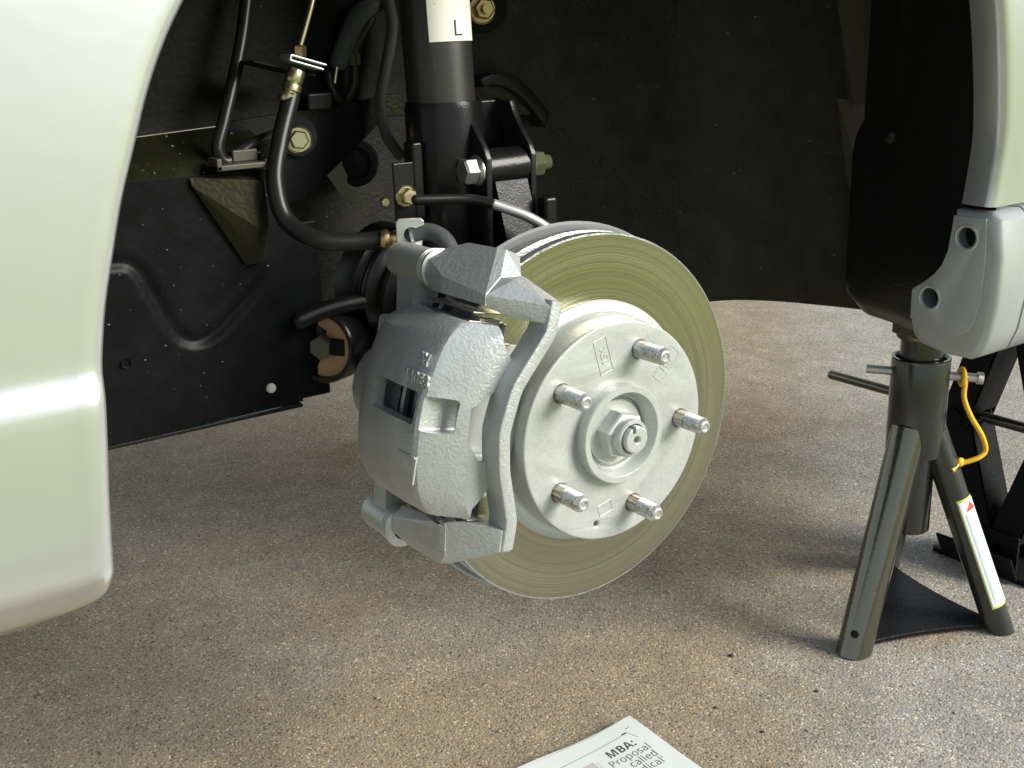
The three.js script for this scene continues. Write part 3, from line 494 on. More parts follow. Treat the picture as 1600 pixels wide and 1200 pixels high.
  const lo = hull([[0.100, -0.092, -0.067], [0.1119, -0.0925, -0.067], [0.121, -0.086, -0.067], [0.1225, -0.076, -0.067], [0.116, -0.068, -0.067], [0.104, -0.08, -0.067], [0.1225, -0.0639, -0.010], [0.1215, -0.0595, -0.006], [0.1150, -0.0572, -0.005], [0.1208, -0.0738, -0.010], [0.1185, -0.0805, -0.006], [0.1117, -0.0919, -0.020], [0.1128, -0.0932, -0.055], [0.098, -0.0965, -0.03], [0.098, -0.096, -0.055], [0.104, -0.085, -0.006]]);
  const lo2 = hull([[0.1212, -0.0597, -0.0062], [0.1168, -0.0568, 0.0], [0.1122, -0.0795, -0.001], [0.1182, -0.0803, -0.0062], [0.1115, -0.0915, -0.0203], [0.1000, -0.0940, -0.024], [0.1009, -0.0561, 0.0190], [0.0985, -0.0561, 0.0215], [0.0980, -0.0699, 0.0215], [0.0900, -0.0703, 0.0215], [0.0880, -0.0560, 0.0215], [0.0880, -0.056, 0.004], [0.09, -0.075, 0.0]]);
  const path = [[0.0848, 0.0860, 0.0130], [0.0868, 0.0660, 0.0140], [0.1042, 0.0330, 0.0140], [0.1086, 0.0050, 0.0140], [0.1040, -0.0200, 0.0140], [0.0935, -0.0500, 0.0140], [0.0925, -0.0690, 0.0130]];
  const pc = new THREE.CatmullRomCurve3(path.map((p) => V(UV(...p))), false, 'catmullrom', 0.22), nb = 72, sec = [];
  { const w = 0.0042, d = 0.0097, r = 0.0012; for (const [sx, sz, a0] of [[1, 1, 0], [-1, 1, 1], [-1, -1, 2], [1, -1, 3]]) for (let k = 0; k <= 3; k++) { const a = (a0 + k / 3) * Math.PI / 2; sec.push([sx * (w - r) + r * Math.cos(a), sz * (d - r) + r * Math.sin(a)]); } }
  sec.reverse();
  const bar = sheet(sec.length, nb, (u, v) => {
    const p = pc.getPoint(v), t = pc.getTangent(v), n = new THREE.Vector3(t.y, -t.x, 0).normalize(), s = sec[Math.round(u * sec.length) % sec.length];
    return [p.x + n.x * s[0], p.y + n.y * s[0], p.z + s[1]];
  });
  mesh('caliper_bracket', merge([up, up2, lo, lo2, crease(bar, 0.6)]), M.silver, caliper, 'faceted cast bracket with a bar across its outer side');
  // brake pads and their clips
  const padShape = [[-0.080, -0.052], [-0.098, -0.053], [-0.100, -0.064], [-0.115, -0.064], [-0.118, -0.054], [-0.124, -0.040], [-0.1295, -0.018], [-0.1305, 0], [-0.1295, 0.018], [-0.124, 0.040], [-0.118, 0.054], [-0.115, 0.068], [-0.100, 0.068], [-0.098, 0.053], [-0.080, 0.052], [-0.076, 0.02], [-0.075, 0], [-0.076, -0.02]];
  const padPlate = extrude(padShape, 0.0045, 0.0005), padLining = extrude(padShape.map(([x, y]) => [-0.1 + (x + 0.1) * 0.94, y * 0.93]), 0.0095, 0.0004);
  const pads = [[-0.0158, -0.0262], [-0.0662, -0.0612]];
  for (const [zp, zl] of pads) {
    const a = padPlate.clone(); a.translate(0, 0, zp); mesh('brake_pad', crease(a, 0.5), zp > -0.03 ? M.padPlate : M.matte, caliper);  // inboard plate coloured dark to stand in for shade inside the caliper
    const b = padLining.clone(); b.translate(0, 0, zl); mesh('pad_lining', crease(b, 0.5), M.matte, caliper);
  }
  mesh('pad_rivet', (lathe([[0, 0.002], [0.0022, 0.0018], [0.0028, 0], [0.0028, -0.003]], 20, UV(0.1185, -0.0035, -0.0105), UV(0.1185, -0.0035, 1))), M.silverSmooth, caliper);
  const clip = (s) => merge([box(-0.124, -0.098, s > 0 ? 0.0655 : -0.0625, s > 0 ? 0.0665 : -0.0615, -0.024, -0.009, 0.0004), box(-0.099, -0.0975, s > 0 ? 0.050 : -0.062, s > 0 ? 0.066 : -0.048, -0.022, -0.006, 0.0004), box(-0.112, -0.1, s > 0 ? 0.0545 : -0.0560, s > 0 ? 0.0555 : -0.0550, -0.012, 0.003, 0.0004), box(-0.122, -0.114, s > 0 ? 0.0585 : -0.0610, s > 0 ? 0.0655 : -0.0595, -0.0125, -0.0115, 0.0003)]);
  mesh('abutment_plate', box(-0.1225, -0.0980, 0.0712, 0.0722, -0.062, -0.008, 0.0004), M.steel, caliper); mesh('abutment_plate', box(-0.1190, -0.0960, -0.0605, -0.0595, -0.062, -0.010, 0.0004), M.steel, caliper);
  mesh('pad_clip', clip(1), M.steel, caliper); mesh('pad_clip', clip(-1), M.steel, caliper);
  mesh('wear_tab', box(-0.1, -0.088, -0.055, -0.043, -0.006, -0.0045, 0.0004), M.paleOlive, caliper);
  // raised casting marks on the bridge: letters run along the axle
  const skin = (v) => 0.1508 + Math.sqrt(0.155 ** 2 - v * v) - 0.155;
  const cast = (s, size, z, v, tilt) => { const t = text(s, size, 0.0011); t.computeBoundingBox(); t.translate(-t.boundingBox.max.x / 2, -size / 2, -0.0002); t.rotateZ(tilt); t.rotateY(-Math.PI / 2); t.translate(-skin(v) - 0.0005, v, z); return boxUV(t); };
  mesh('casting_mark', merge([cast('8Y', 0.0078, -0.0165, 0.0405, 0), cast('140E8', 0.0076, -0.0185, 0.0287, 0)]), M.silver, caliper, 'raised casting letters');
  mesh('casting_line', merge([[-0.0258, -0.0065, -0.0187, -0.0175], [-0.0075, -0.0062, -0.0345, -0.0175]].map(([z0, z1, v0, v1]) => { const g2 = box(-0.0009, 0.0006, v0, v1, z0, z1, 0.0004); g2.translate(-skin((v0 + v1) / 2) + 0.0002, 0, 0); return g2; })), M.silver, caliper);
  // bleed screw and hose joint on the inner side
  mesh('hose_block', box(-0.118, -0.094, 0.018, 0.05, -0.13, -0.1, 0.003), M.silverSmooth, caliper);
}

// --- brake hose and its fittings ---
{
  const h = group('brake_hose', car, 'black rubber brake hose with gold crimped end');
  mesh('hose', tube([[-0.1227, 0.5396, -0.2], [-0.1381, 0.5110, -0.19], [-0.1488, 0.4846, -0.18], [-0.1474, 0.4595, -0.17], [-0.1333, 0.4470, -0.15], [-0.1049, 0.4438, -0.14], [-0.0927, 0.4446, -0.135]], 0.0063, 70, 14), M.rubber, h);
  mesh('ferrule', lathe([[0, 0], [0.0060, 0], [0.0066, 0.001], [0.0066, 0.005], [0.0056, 0.0062], [0.0056, 0.0075], [0.0068, 0.0085], [0.0068, 0.0125], [0.0058, 0.0140], [0.0064, 0.0155], [0.0064, 0.0225], [0.0058, 0.0235], [0, 0.0235]], 28, [-0.1262, 0.5355, -0.2], [-0.1165, 0.558, -0.2]), M.zinc, h);
  mesh('retaining_clip', (() => { const g = merge([box(-0.0135, 0.0135, 0.0008, 0.0024, -0.009, 0.009, 0.0007), box(-0.0135, 0.012, -0.0026, -0.0010, -0.009, 0.009, 0.0007), box(-0.0142, -0.0125, -0.0022, 0.002, -0.009, 0.009, 0.0006)]); g.rotateZ(-0.29); g.translate(-0.1124, 0.5615, -0.198); return g; })(), std([0.6, 0.61, 0.6], 0.35, 0.7), h);
  mesh('clip_tab', (() => { const g = box(-0.03, 0.016, -0.004, -0.0028, -0.03, 0.006, 0.0005); g.rotateZ(-0.25); g.translate(-0.118, 0.5595, -0.205); return g; })(), M.matte, h);
  mesh('line_nut', hexBolt([-0.1142, 0.5655, -0.2], [0.07, 0.99, 0], 0.0085, 0.0075), M.brass, h);
  mesh('steel_line', tube([[-0.1139, 0.5700, -0.2], [-0.1073, 0.5856, -0.2], [-0.1009, 0.6021, -0.2], [-0.092, 0.632, -0.203]], 0.0021), M.zinc, h);
  mesh('hose_end', lathe([[0, 0], [0.0055, 0], [0.0066, 0.0025], [0.0062, 0.0055], [0.0044, 0.0066], [0.0060, 0.0085], [0.0062, 0.0115], [0.0044, 0.0130], [0.0044, 0.018], [0, 0.018]], 24, [-0.0968, 0.4452, -0.133], [-0.079, 0.4437, -0.126]), M.brass, h);
  mesh('hose_bracket', (() => { const g = extrude([[-0.0085, -0.016], [-0.0085, 0.0085], [-0.0065, 0.0105], [0.0085, 0.0105], [0.0105, 0.0085], [0.0105, 0.002], [0.007, -0.016]], 0.002, 0.0006, [[0.0015, 0, 0.0055]]); g.rotateY(-0.5); g.translate(-0.0808, 0.4482, -0.121); return crease(g, 0.5); })(), std([0.5, 0.5, 0.48], 0.34, 0.6), h, 'bare metal hose bracket');
  mesh('elbow_hose', tube([[-0.0784, 0.4469, -0.121], [-0.0697, 0.4490, -0.115], [-0.0638, 0.4452, -0.106], [-0.0612, 0.4367, -0.1], [-0.0640, 0.4260, -0.095]], 0.0060, 40, 14), M.greyCable, h);
  mesh('elbow_collar', lathe([[0.0058, 0], [0.0072, 0], [0.0072, 0.002], [0.0058, 0.002]], 24, [-0.0790, 0.4467, -0.1215], [-0.0697, 0.4490, -0.115]), M.steel, h);
}
// --- strut, clamp plates and knuckle ---
{
  const s = group('strut', car, 'black strut with a white paper label reading L');
  const A = [-0.0205, 0.70, -0.178], B = [-0.0185, 0.470, -0.170];
  mesh('strut_tube', cyl(B, A, 0.0248, 0.0248, 48), M.strut, s);
  const lab = canvasTex(256, 256, (c, w, h) => {
    c.fillStyle = '#f0efe2'; c.fillRect(0, 0, w, h); c.fillStyle = '#2a2a26'; c.font = '112px sans-serif'; c.fillText('L', 100, 230);
    c.fillStyle = 'rgba(60,60,50,.5)'; c.fillRect(30, 64, 5, 4);
  });
  const lg = new THREE.CylinderGeometry(0.0254, 0.0254, 0.034, 24, 1, true, -43 * Math.PI / 180, 97 * Math.PI / 180); lg.rotateX(-0.035); lg.rotateZ(0.0087); lg.translate(-0.0195, 0.5882, -0.1741);
  mesh('label', lg, std([1, 1, 1], 0.6, 0, { map: lab }), s, 'white paper label with a black letter L');
  const mark = canvasTex(256, 256, (c) => { c.fillStyle = '#2f2e2b'; c.fillRect(0, 0, 256, 256); c.fillStyle = '#1a1917'; c.font = '40px sans-serif'; ['UNLET', 'UNLEA', 'HI'].forEach((t, k) => c.fillText(t, 20, 70 + k * 56)); });
  const mg = new THREE.CylinderGeometry(0.0250, 0.0250, 0.034, 24, 1, true, -80 * Math.PI / 180, 95 * Math.PI / 180); mg.rotateX(-0.035); mg.rotateZ(0.0087); mg.translate(-0.0192, 0.5500, -0.1728);
  mesh('stamped_text', mg, std([1, 1, 1], 0.36, 0.3, { map: mark, clearcoat: 0.5, clearcoatRoughness: 0.3 }), s, 'faint stamped lettering');
  mesh('clamp_body', (lathe([[0.0245, 0], [0.0280, 0], [0.0284, 0.002], [0.0284, 0.10], [0.0276, 0.104], [0.0245, 0.104]], 40, [-0.0185, 0.427, -0.170], [-0.0185, 1, -0.1712])), M.black, s);
  const plate = (x, dz) => { const g = extrude([[-0.175, 0.425], [-0.128 + dz, 0.425], [-0.1255 + dz, 0.432], [-0.1235 + dz, 0.492], [-0.1275 + dz, 0.500], [-0.139 + dz, 0.512], [-0.146 + dz, 0.5215], [-0.149 + dz, 0.5285], [-0.175, 0.531]], 0.0032, 0.0008); g.applyMatrix4(new THREE.Matrix4().set(0, 0, 1, x, 0, 1, 0, 0, 1, 0, 0, 0, 0, 0, 0, 1)); return crease(g, 0.5); };
  mesh('clamp_plate', plate(-0.0130, 0.0), M.black, s); mesh('clamp_plate', plate(0.0285, -0.004), M.black, s);
  mesh('clamp_web', box(-0.014, 0.032, 0.43, 0.53, -0.176, -0.170, 0.002), M.black, s);
  mesh('clamp_bolt', hexBolt([-0.0145, 0.4835, -0.1355], [-1, 0, 0], 0.0165, 0.0105, 0.0112), M.steel, s);
  mesh('clamp_bolt_end', merge([hexBolt([0.0325, 0.4835, -0.1400], [1, 0, 0], 0.0165, 0.0110, 0.0108), cyl([0.033, 0.4835, -0.14], [0.052, 0.4835, -0.14], 0.0055)]), M.paleOlive, s);
  const k = group('steering_knuckle', car, 'dark cast steering knuckle');
  mesh('knuckle_eye', (lathe([[0, -0.0095], [0.0125, -0.0095], [0.0140, -0.008], [0.0140, 0.0275], [0.0125, 0.0285], [0, 0.0285]], 28, [0.0, 0.4835, -0.1420], [1, 0.4835, -0.1420])), M.black, k);
  mesh('knuckle_web', crease(new ConvexGeometry([[-0.004, 0.475, -0.128], [0.024, 0.475, -0.128], [-0.002, 0.452, -0.126], [0.022, 0.452, -0.126], [-0.004, 0.47, -0.155], [0.024, 0.47, -0.155], [-0.005, 0.40, -0.15], [0.03, 0.40, -0.15], [0.0, 0.41, -0.115], [0.03, 0.41, -0.115]].map(V)), 0.3), M.black, k);
  mesh('knuckle_body', crease(new ConvexGeometry([[-0.045, 0.36, -0.07], [0.045, 0.36, -0.07], [-0.045, 0.28, -0.07], [0.045, 0.28, -0.07], [-0.04, 0.36, -0.125], [0.04, 0.36, -0.125], [-0.04, 0.26, -0.125], [0.04, 0.26, -0.125], [0.0, 0.425, -0.105], [0.03, 0.425, -0.105], [0.0, 0.42, -0.145], [0.03, 0.42, -0.145], [0, 0.23, -0.1]].map(V)), 0.3), M.black, k);
  mesh('knuckle_lug', box(0.028, 0.040, 0.435, 0.462, -0.124, -0.112, 0.003), M.black, k);
  mesh('stop_tab', box(0.001, 0.0165, 0.4205, 0.4455, -0.162, -0.158, 0.001), M.orange, k);
  mesh('hose_stay', merge([box(-0.071, -0.0545, 0.44, 0.492, -0.158, -0.1555, 0.001), box(-0.0545, -0.046, 0.45, 0.505, -0.17, -0.156, 0.002)]), M.black, car, 'black hose stay plate');
  mesh('flange_bolt', hexBolt([-0.0625, 0.4685, -0.1555], [-0.1, 0.06, 1], 0.0105, 0.0075, 0.0078), M.zinc, car, 'gold flange bolt on the hose stay');
  mesh('pinch_bolt', hexBolt([-0.0745, 0.465, -0.165], [-0.3, 0, 1], 0.006, 0.005), M.zinc, car);
}
// --- wiring ---
{
  mesh('sensor_lead', tube([[-0.0686, 0.4691, -0.13], [-0.0282, 0.4658, -0.12], [-0.0172, 0.4622, -0.111]], 0.0036), M.rubber, car, 'black lead of the wheel speed sensor');
  mesh('sensor_sleeve', tube([[-0.0172, 0.4622, -0.111], [0.0038, 0.4522, -0.1], [0.0205, 0.4403, -0.095], [0.03, 0.428, -0.09]], 0.0037), std([0.52, 0.52, 0.5], 0.35, 0.6), car, 'silver sleeve of the sensor lead');
  mesh('sensor_clip', cyl([0.030, 0.4405, -0.128], [0.0345, 0.4375, -0.122], 0.0045), M.paleOlive, car);
  const ABSW = [[-0.1292, 0.6166, -0.2400], [-0.1328, 0.6041, -0.2380], [-0.1416, 0.5786, -0.2320], [-0.1542, 0.5490, -0.2250], [-0.1671, 0.5240, -0.2160], [-0.1767, 0.5059, -0.2070], [-0.1740, 0.4990, -0.2030], [-0.1610, 0.5040, -0.2070], [-0.1468, 0.5092, -0.2120], [-0.1290, 0.5124, -0.2200]];
  mesh('abs_wire', tube(ABSW, 0.0046, 90), M.rubber, car, 'black wiring lead with a loop at its foot');
  mesh('grey_cable', tube([[-0.0225, 0.63, -0.24], [-0.0197, 0.6030, -0.24], [-0.0178, 0.5846, -0.24], [-0.0263, 0.5523, -0.24], [-0.0336, 0.5290, -0.238], [-0.0332, 0.5050, -0.232], [-0.0254, 0.4898, -0.228]], 0.0044, 60), M.greyCable, car, 'grey cable hanging behind the strut');
  const b = [[-0.012, 0.612, -0.25], [-0.0235, 0.6034, -0.25], [-0.0407, 0.5923, -0.25], [-0.0511, 0.5765, -0.25], [-0.0596, 0.5603, -0.25]];
  mesh('wire_loom', tube(b, 0.0075, 40), M.greyCable, car);
  mesh('wire_loom', tube([[-0.03, 0.59, -0.25], [-0.0448, 0.5693, -0.25], [-0.0473, 0.5532, -0.25], [-0.0502, 0.5394, -0.25], [-0.058, 0.531, -0.25], [-0.066, 0.538, -0.25], [-0.068, 0.552, -0.252]], 0.0036, 50), M.rubber, car);
  mesh('loom_pin', cyl([-0.0615, 0.5625, -0.2475], [-0.0665, 0.5445, -0.2465], 0.0016), M.zinc, car);
  mesh('loom_pin', cyl([-0.0508, 0.5655, -0.246], [-0.0513, 0.5570, -0.246], 0.0024), M.paleOlive, car);
  mesh('loom_pin', cyl([-0.0455, 0.5655, -0.246], [-0.0458, 0.5570, -0.246], 0.0018), M.paleOlive, car);
  mesh('connector', box(-0.092, -0.072, 0.526, 0.539, -0.255, -0.24, 0.002), M.rubber, car);
}
// --- axle boot, lower arm bush, sundry brackets ---
{
  const boot = [[0, 0]]; let z = 0; for (let k = 0; k < 5; k++) { const r = 0.024 + k * 0.0045; boot.push([r - 0.004, z], [r, z + 0.005], [r, z + 0.008], [r - 0.003, z + 0.013]); z += 0.0145; } boot.push([0.04, z], [0.0435, z + 0.002], [0.0435, z + 0.02], [0.035, z + 0.028], [0, z + 0.028]);
  mesh('axle_boot', lathe(boot, 36, [-0.028, 0.385, -0.135], [-0.072, 0.408, -0.265]), M.rubber, car, 'ribbed black rubber boot of the drive axle');
  mesh('boot_clamp', lathe([[0.0245, 0], [0.0255, 0], [0.0255, 0.006], [0.0245, 0.006]], 36, [-0.0275, 0.385, -0.133], [-0.072, 0.408, -0.265]), std([0.09, 0.07, 0.05], 0.45, 0.6), car);
  mesh('drive_shaft', cyl([0, 0.33, -0.07], [-0.036, 0.389, -0.155], 0.0135), M.rust, car);
  const ar = group('lower_arm', car, 'black lower arm with a tan bush');
  mesh('arm_body', crease(new ConvexGeometry([[-0.135, 0.388, -0.215], [-0.135, 0.372, -0.215], [-0.07, 0.385, -0.215], [-0.07, 0.335, -0.21], [-0.02, 0.30, -0.12], [-0.02, 0.275, -0.12], [0.01, 0.30, -0.12], [0.0, 0.35, -0.22]].map(V)), 0.3), M.black, ar);
  mesh('bush_sleeve', lathe([[0.0225, -0.022], [0.0265, -0.022], [0.0275, -0.02], [0.0275, 0.016], [0.0265, 0.0175], [0.0235, 0.0175], [0.0228, 0.014]], 40, [-0.1045, 0.3585, -0.2045], [-0.146, 0.362, -0.178]), M.black, ar);
  mesh('bush', lathe([[0.0228, -0.02], [0.0228, 0.0135], [0.016, 0.0135], [0.012, 0.012], [0, 0.012]], 40, [-0.1045, 0.3585, -0.2045], [-0.146, 0.362, -0.178]), M.tan, ar);
  mesh('bush_bolt', hexBolt([-0.1145, 0.3595, -0.1982], [-0.0415, 0.0035, 0.0265], 0.0165, 0.009), M.standBare, ar);
  mesh('bush_void', (() => { const g = box(-0.016, 0.018, -0.0065, 0.0065, -0.0016, 0.0012, 0.001); g.rotateY(-1.0); g.translate(-0.1155, 0.3595, -0.1975); return g; })(), M.matte, ar);
  mesh('arm_rail', tube([[-0.1356, 0.384, -0.19], [-0.115, 0.3885, -0.19], [-0.08, 0.391, -0.185], [-0.05, 0.386, -0.18]], 0.0065), M.black, ar);
  mesh('tie_rod', cyl([-0.02, 0.375, -0.15], [-0.06, 0.36, -0.30], 0.008), M.black, car);
  mesh('support_bracket', crease((() => { const g = extrude([[-0.0820, 0.4826], [-0.0656, 0.4988], [-0.058, 0.4985], [-0.0592, 0.483], [-0.0545, 0.4715], [-0.0462, 0.4655], [-0.0467, 0.4579], [-0.0535, 0.4515], [-0.0631, 0.4621], [-0.0705, 0.474]], 0.003, 0.0008); g.translate(0, 0, -0.262); return g; })(), 0.4), std([0.2, 0.205, 0.13], 0.5), car, 'pale olive pressed bracket');
  mesh('rubber_mount', lathe([[0.0185, -0.02], [0.0185, 0.004], [0.0165, 0.006], [0.0125, 0.006], [0.011, 0.003], [0, 0.003]], 28, [-0.047, 0.483, -0.262], [-0.10, 0.49, -0.1]), M.matte, car);
  mesh('olive_tab', box(-0.031, -0.008, 0.517, 0.534, -0.253, -0.248, 0.001), M.olive, car);
  mesh('frame_rail', crease(new ConvexGeometry([[-0.15, 0.522, -0.27], [-0.02, 0.532, -0.27], [-0.15, 0.485, -0.25], [-0.12, 0.46, -0.25], [-0.10, 0.46, -0.25], [-0.075, 0.50, -0.25], [-0.03, 0.512, -0.25], [-0.15, 0.522, -0.25], [-0.02, 0.532, -0.25]].map(V)), 0.3), M.black, car);
  mesh('flange_bolt', hexBolt([-0.1005, 0.5058, -0.2445], [-0.35, 0.08, 1], 0.0125, 0.0085, 0.0102), M.zinc, car, 'gold flange bolt on the frame rail');
  mesh('bolt_washer', lathe([[0.006, 0], [0.0145, 0], [0.0145, 0.003], [0.006, 0.003]], 28, [-0.0995, 0.508, -0.2485], [-0.45, 0.6, 0.75]), M.black, car);
  mesh('tower_nut', merge([hexBolt([0.094, 0.5965, -0.286], [-0.35, 0, 1], 0.0155, 0.009, 0.0125), cyl([0.094, 0.5965, -0.286], [0.0885, 0.5965, -0.268], 0.0042)]), M.brass, car, 'brassy nut on the wheel house wall');
  mesh('nut_plate', lathe([[0, 0], [0.021, 0], [0.021, 0.002], [0.019, 0.0035], [0, 0.0035]], 28, [0.099, 0.598, -0.292], [-0.35 + 0.099, 0.598, 0.7]), M.matte, car);
  mesh('rubber_flap', (() => { const pts = []; for (let k = 0; k <= 12; k++) { const t = k / 12; pts.push([lerp(0.082, 0.155, t), 0.531 + 0.021 * Math.sin(Math.PI * Math.min(1, t * 0.62 + 0.22)) - 0.03 * t * t]); } for (let k = 12; k >= 0; k--) { const t = k / 12; pts.push([lerp(0.086, 0.150, t), 0.5300 + 0.0105 * Math.sin(Math.PI * Math.min(1, t * 0.7 + 0.25)) - 0.032 * t * t]); } const g = extrude(pts, 0.02, 0.0015); g.translate(0, -0.004, -0.296); return crease(g, 0.5); })(), M.rubber, car, 'curved black rubber flap');
  mesh('flap_skirt', crease(new ConvexGeometry([[0.084, 0.534, -0.285], [0.12, 0.532, -0.283], [0.15, 0.506, -0.283], [0.13, 0.508, -0.296], [0.086, 0.512, -0.296]].map(V)), 0.4), M.rubber, car);
}

/* ---------- jack stand under the sill ---------- */
{
  const st = thing('jack_stand', 'black tubular tripod jack stand with a yellow pin cord and white warning sticker', 'jack stand');
  const cx = 0.435, cz = -0.075; st.position.set(cx, 0, cz);
  const feet = [[0.3405 - cx, -0.0585 - cz], [0.4865 - cx, 0.0025 - cz], [0.515 - cx, -0.158 - cz]];
  mesh('column', (merge([lathe([[0.0225, 0.178], [0.0262, 0.178], [0.0267, 0.180], [0.0267, 0.2715], [0.0262, 0.2728], [0.0235, 0.2730], [0.0228, 0.272], [0.0225, 0.178]], 48, [0, 0, 0], [0, 1, 0])])), M.standPaint, st);
  mesh('column_rim', lathe([[0.0236, 0.2722], [0.0266, 0.2722], [0.0268, 0.2732], [0.0262, 0.2740], [0.0238, 0.2738]], 48, [0, 0, 0], [0, 1, 0]), M.standBare, st);
  mesh('inner_post', (lathe([[0, 0.098], [0.019, 0.098], [0.0196, 0.0995], [0.0196, 0.29], [0.019, 0.2935], [0, 0.2935]], 40, [0, 0, 0], [0, 1, 0])), M.standPaint, st);
  mesh('saddle', merge([(lathe([[0, 0.2925], [0.0235, 0.2925], [0.0245, 0.2945], [0.0245, 0.2985], [0.0235, 0.3005], [0, 0.3005]], 36, [0, 0, 0], [0, 1, 0])), box(-0.026, -0.018, 0.298, 0.3075, -0.016, 0.016, 0.0015), box(0.018, 0.026, 0.298, 0.3075, -0.016, 0.016, 0.0015)]), M.standBare, st);
  feet.forEach(([fx, fz], k) => {
    const L = Math.hypot(fx, fz), d = [fx / L, fz / L], top = [d[0] * 0.0135, 0.205, d[1] * 0.0135], end = [fx * 0.975, 0.003, fz * 0.975];
    const lg = group('leg', st);
    const r = k === 1 ? 0.0135 : 0.0165;
    const dir = V(end).sub(V(top)).normalize();
    // the tube is cut level at the floor
    const g = new THREE.CylinderGeometry(r, r, 1, 36, 12, true); const p = g.attributes.position;
    for (let i = 0; i < p.count; i++) { const a = V(top), t = p.getY(i) + 0.5, q = new THREE.Vector3(p.getX(i), 0, p.getZ(i)); const side = new THREE.Vector3(-d[1], 0, d[0]), out = new THREE.Vector3().crossVectors(side, dir); const at = V(end).lerp(a, t).addScaledVector(side, q.x * 1.0).addScaledVector(out, q.z * (1)); if (p.getY(i) < -0.49) { const s2 = (at.y - 0.0015) / -dir.y; at.addScaledVector(dir, s2); } p.setXYZ(i, at.x, at.y, at.z); }
    g.computeVertexNormals();
    mesh('leg_tube', boxUV(g), k === 0 ? M.standBare : M.standPaint, lg);
    if (k === 0) { const at = V(end).lerp(V(top), 0.075), side = new THREE.Vector3(-d[1], 0, d[0]), out = new THREE.Vector3().crossVectors(side, dir); if (out.y < 0) out.negate(); const n = new THREE.Vector3(-0.92, 0.4, 0.42); n.addScaledVector(dir, -n.dot(dir)).normalize(); const c = at.clone().addScaledVector(n, r * 0.995); mesh('leg_hole', lathe([[0, 0.0003], [0.0036, 0.0003], [0.0042, -0.0008], [0.0043, -0.003]], 24, c.toArray(), c.clone().add(n).toArray()), M.matte, lg); }
    if (k === 1) {
      const lab = canvasTex(128, 768, (c, w, h) => { c.fillStyle = '#eef2f0'; c.fillRect(0, 0, w, h); c.fillStyle = '#c0392b'; c.beginPath(); c.moveTo(64, 14); c.lineTo(104, 74); c.lineTo(24, 74); c.fill(); let s = 7; for (let y = 92; y < h - 24; y += 13) { let x = 14; while (x < w - 20) { s = (s * 16807) % 2147483647; const L2 = 6 + (s % 15); c.fillStyle = ['#5f7388', '#8094a4', '#4d6074', '#98a9b4'][s % 4]; c.fillRect(x, y, L2, 7); x += L2 + 4 + (s % 5); } } });
      const side = new THREE.Vector3(-d[1], 0, d[0]), out = new THREE.Vector3().crossVectors(side, dir); if (out.y < 0) out.negate();
      const wrap = (rr, t0, t1, half, name, mat) => { const cen = Math.atan2(0.15, 1); const gg = sheet(14, 10, (u, v) => { const ang = lerp(-half, half, u) - 0.55, at = V(end).lerp(V(top), lerp(t0, t1, v)).addScaledVector(out, rr * Math.cos(ang)).addScaledVector(side, -rr * Math.sin(ang)); return [at.x, at.y, at.z, u, v]; }); mesh(name, gg, mat, lg); };
      wrap(r + 0.0004, 0.12, 0.655, 0.90, 'sticker_border', std([0.55, 0.58, 0.10], 0.5));
      wrap(r + 0.0008, 0.13, 0.645, 0.80, 'warning_sticker', std([1, 1, 1], 0.45, 0, { map: lab }));
      const knot = V(end).lerp(V(top), 0.80).addScaledVector(out, r * 0.9), k2 = knot.toArray();
      const c1 = group('pin_cord', st, 'yellow plastic cord tethering the pin');
      const pin = [0.0255, 0.2545, 0.0275];
      mesh('cord', tube([[pin[0] + 0.0, pin[1] - 0.004, pin[2] + 0.004], [pin[0] - 0.003, pin[1] - 0.018, pin[2] + 0.006], [pin[0] + 0.001, pin[1] - 0.036, pin[2] + 0.012], [pin[0] + 0.014, pin[1] - 0.058, pin[2] + 0.018], [pin[0] + 0.018, pin[1] - 0.073, pin[2] + 0.02], [pin[0] + 0.012, pin[1] - 0.0785, pin[2] + 0.018], [k2[0], k2[1], k2[2]]], 0.0024, 60), M.cord, c1);
      mesh('cord_eye', (() => { const t = new THREE.TorusGeometry(0.0055, 0.0025, 10, 24); t.scale(1, 1.25, 1); t.rotateY(1.0); t.translate(...pin); return t; })(), M.cord, c1);
      mesh('cord_knot', merge([cyl([k2[0] - 0.012, k2[1] - 0.003, k2[2] + 0.002], [k2[0] + 0.002, k2[1] + 0.002, k2[2]], 0.0024), (() => { const q = new THREE.SphereGeometry(0.0046, 16, 12); q.scale(1.1, 1, 0.8); q.translate(k2[0] + 0.002, k2[1] + 0.002, k2[2] + 0.001); return q; })()]), M.cord, c1);
      mesh('pin', merge([cyl([pin[0] - 0.06, pin[1] + 0.006, pin[2] - 0.062], [pin[0] + 0.010, pin[1] - 0.001, pin[2] + 0.0095], 0.0042), cyl([pin[0] + 0.010, pin[1] - 0.001, pin[2] + 0.0095], [pin[0] + 0.0135, pin[1] - 0.0014, pin[2] + 0.013], 0.0058)]), M.steel, st);
    }
  });
  // base plate with dished edges between the feet
  const pl = new THREE.Shape(), F = feet.map(([x, z]) => [x, -z]);
  pl.moveTo(...F[0]); for (let k = 0; k < 3; k++) { const a = F[k], b = F[(k + 1) % 3], m = [(a[0] + b[0]) / 2 * 0.72, (a[1] + b[1]) / 2 * 0.72]; pl.quadraticCurveTo(m[0], m[1], b[0], b[1]); }
  const pg = new THREE.ExtrudeGeometry(pl, { depth: 0.003, bevelEnabled: true, bevelSize: 0.0008, bevelThickness: 0.0008, bevelSegments: 1, curveSegments: 16 }); pg.rotateX(-Math.PI / 2); pg.translate(0, 0.004, 0);
  mesh('base_plate', boxUV(pg), M.jackPaint, st);
}

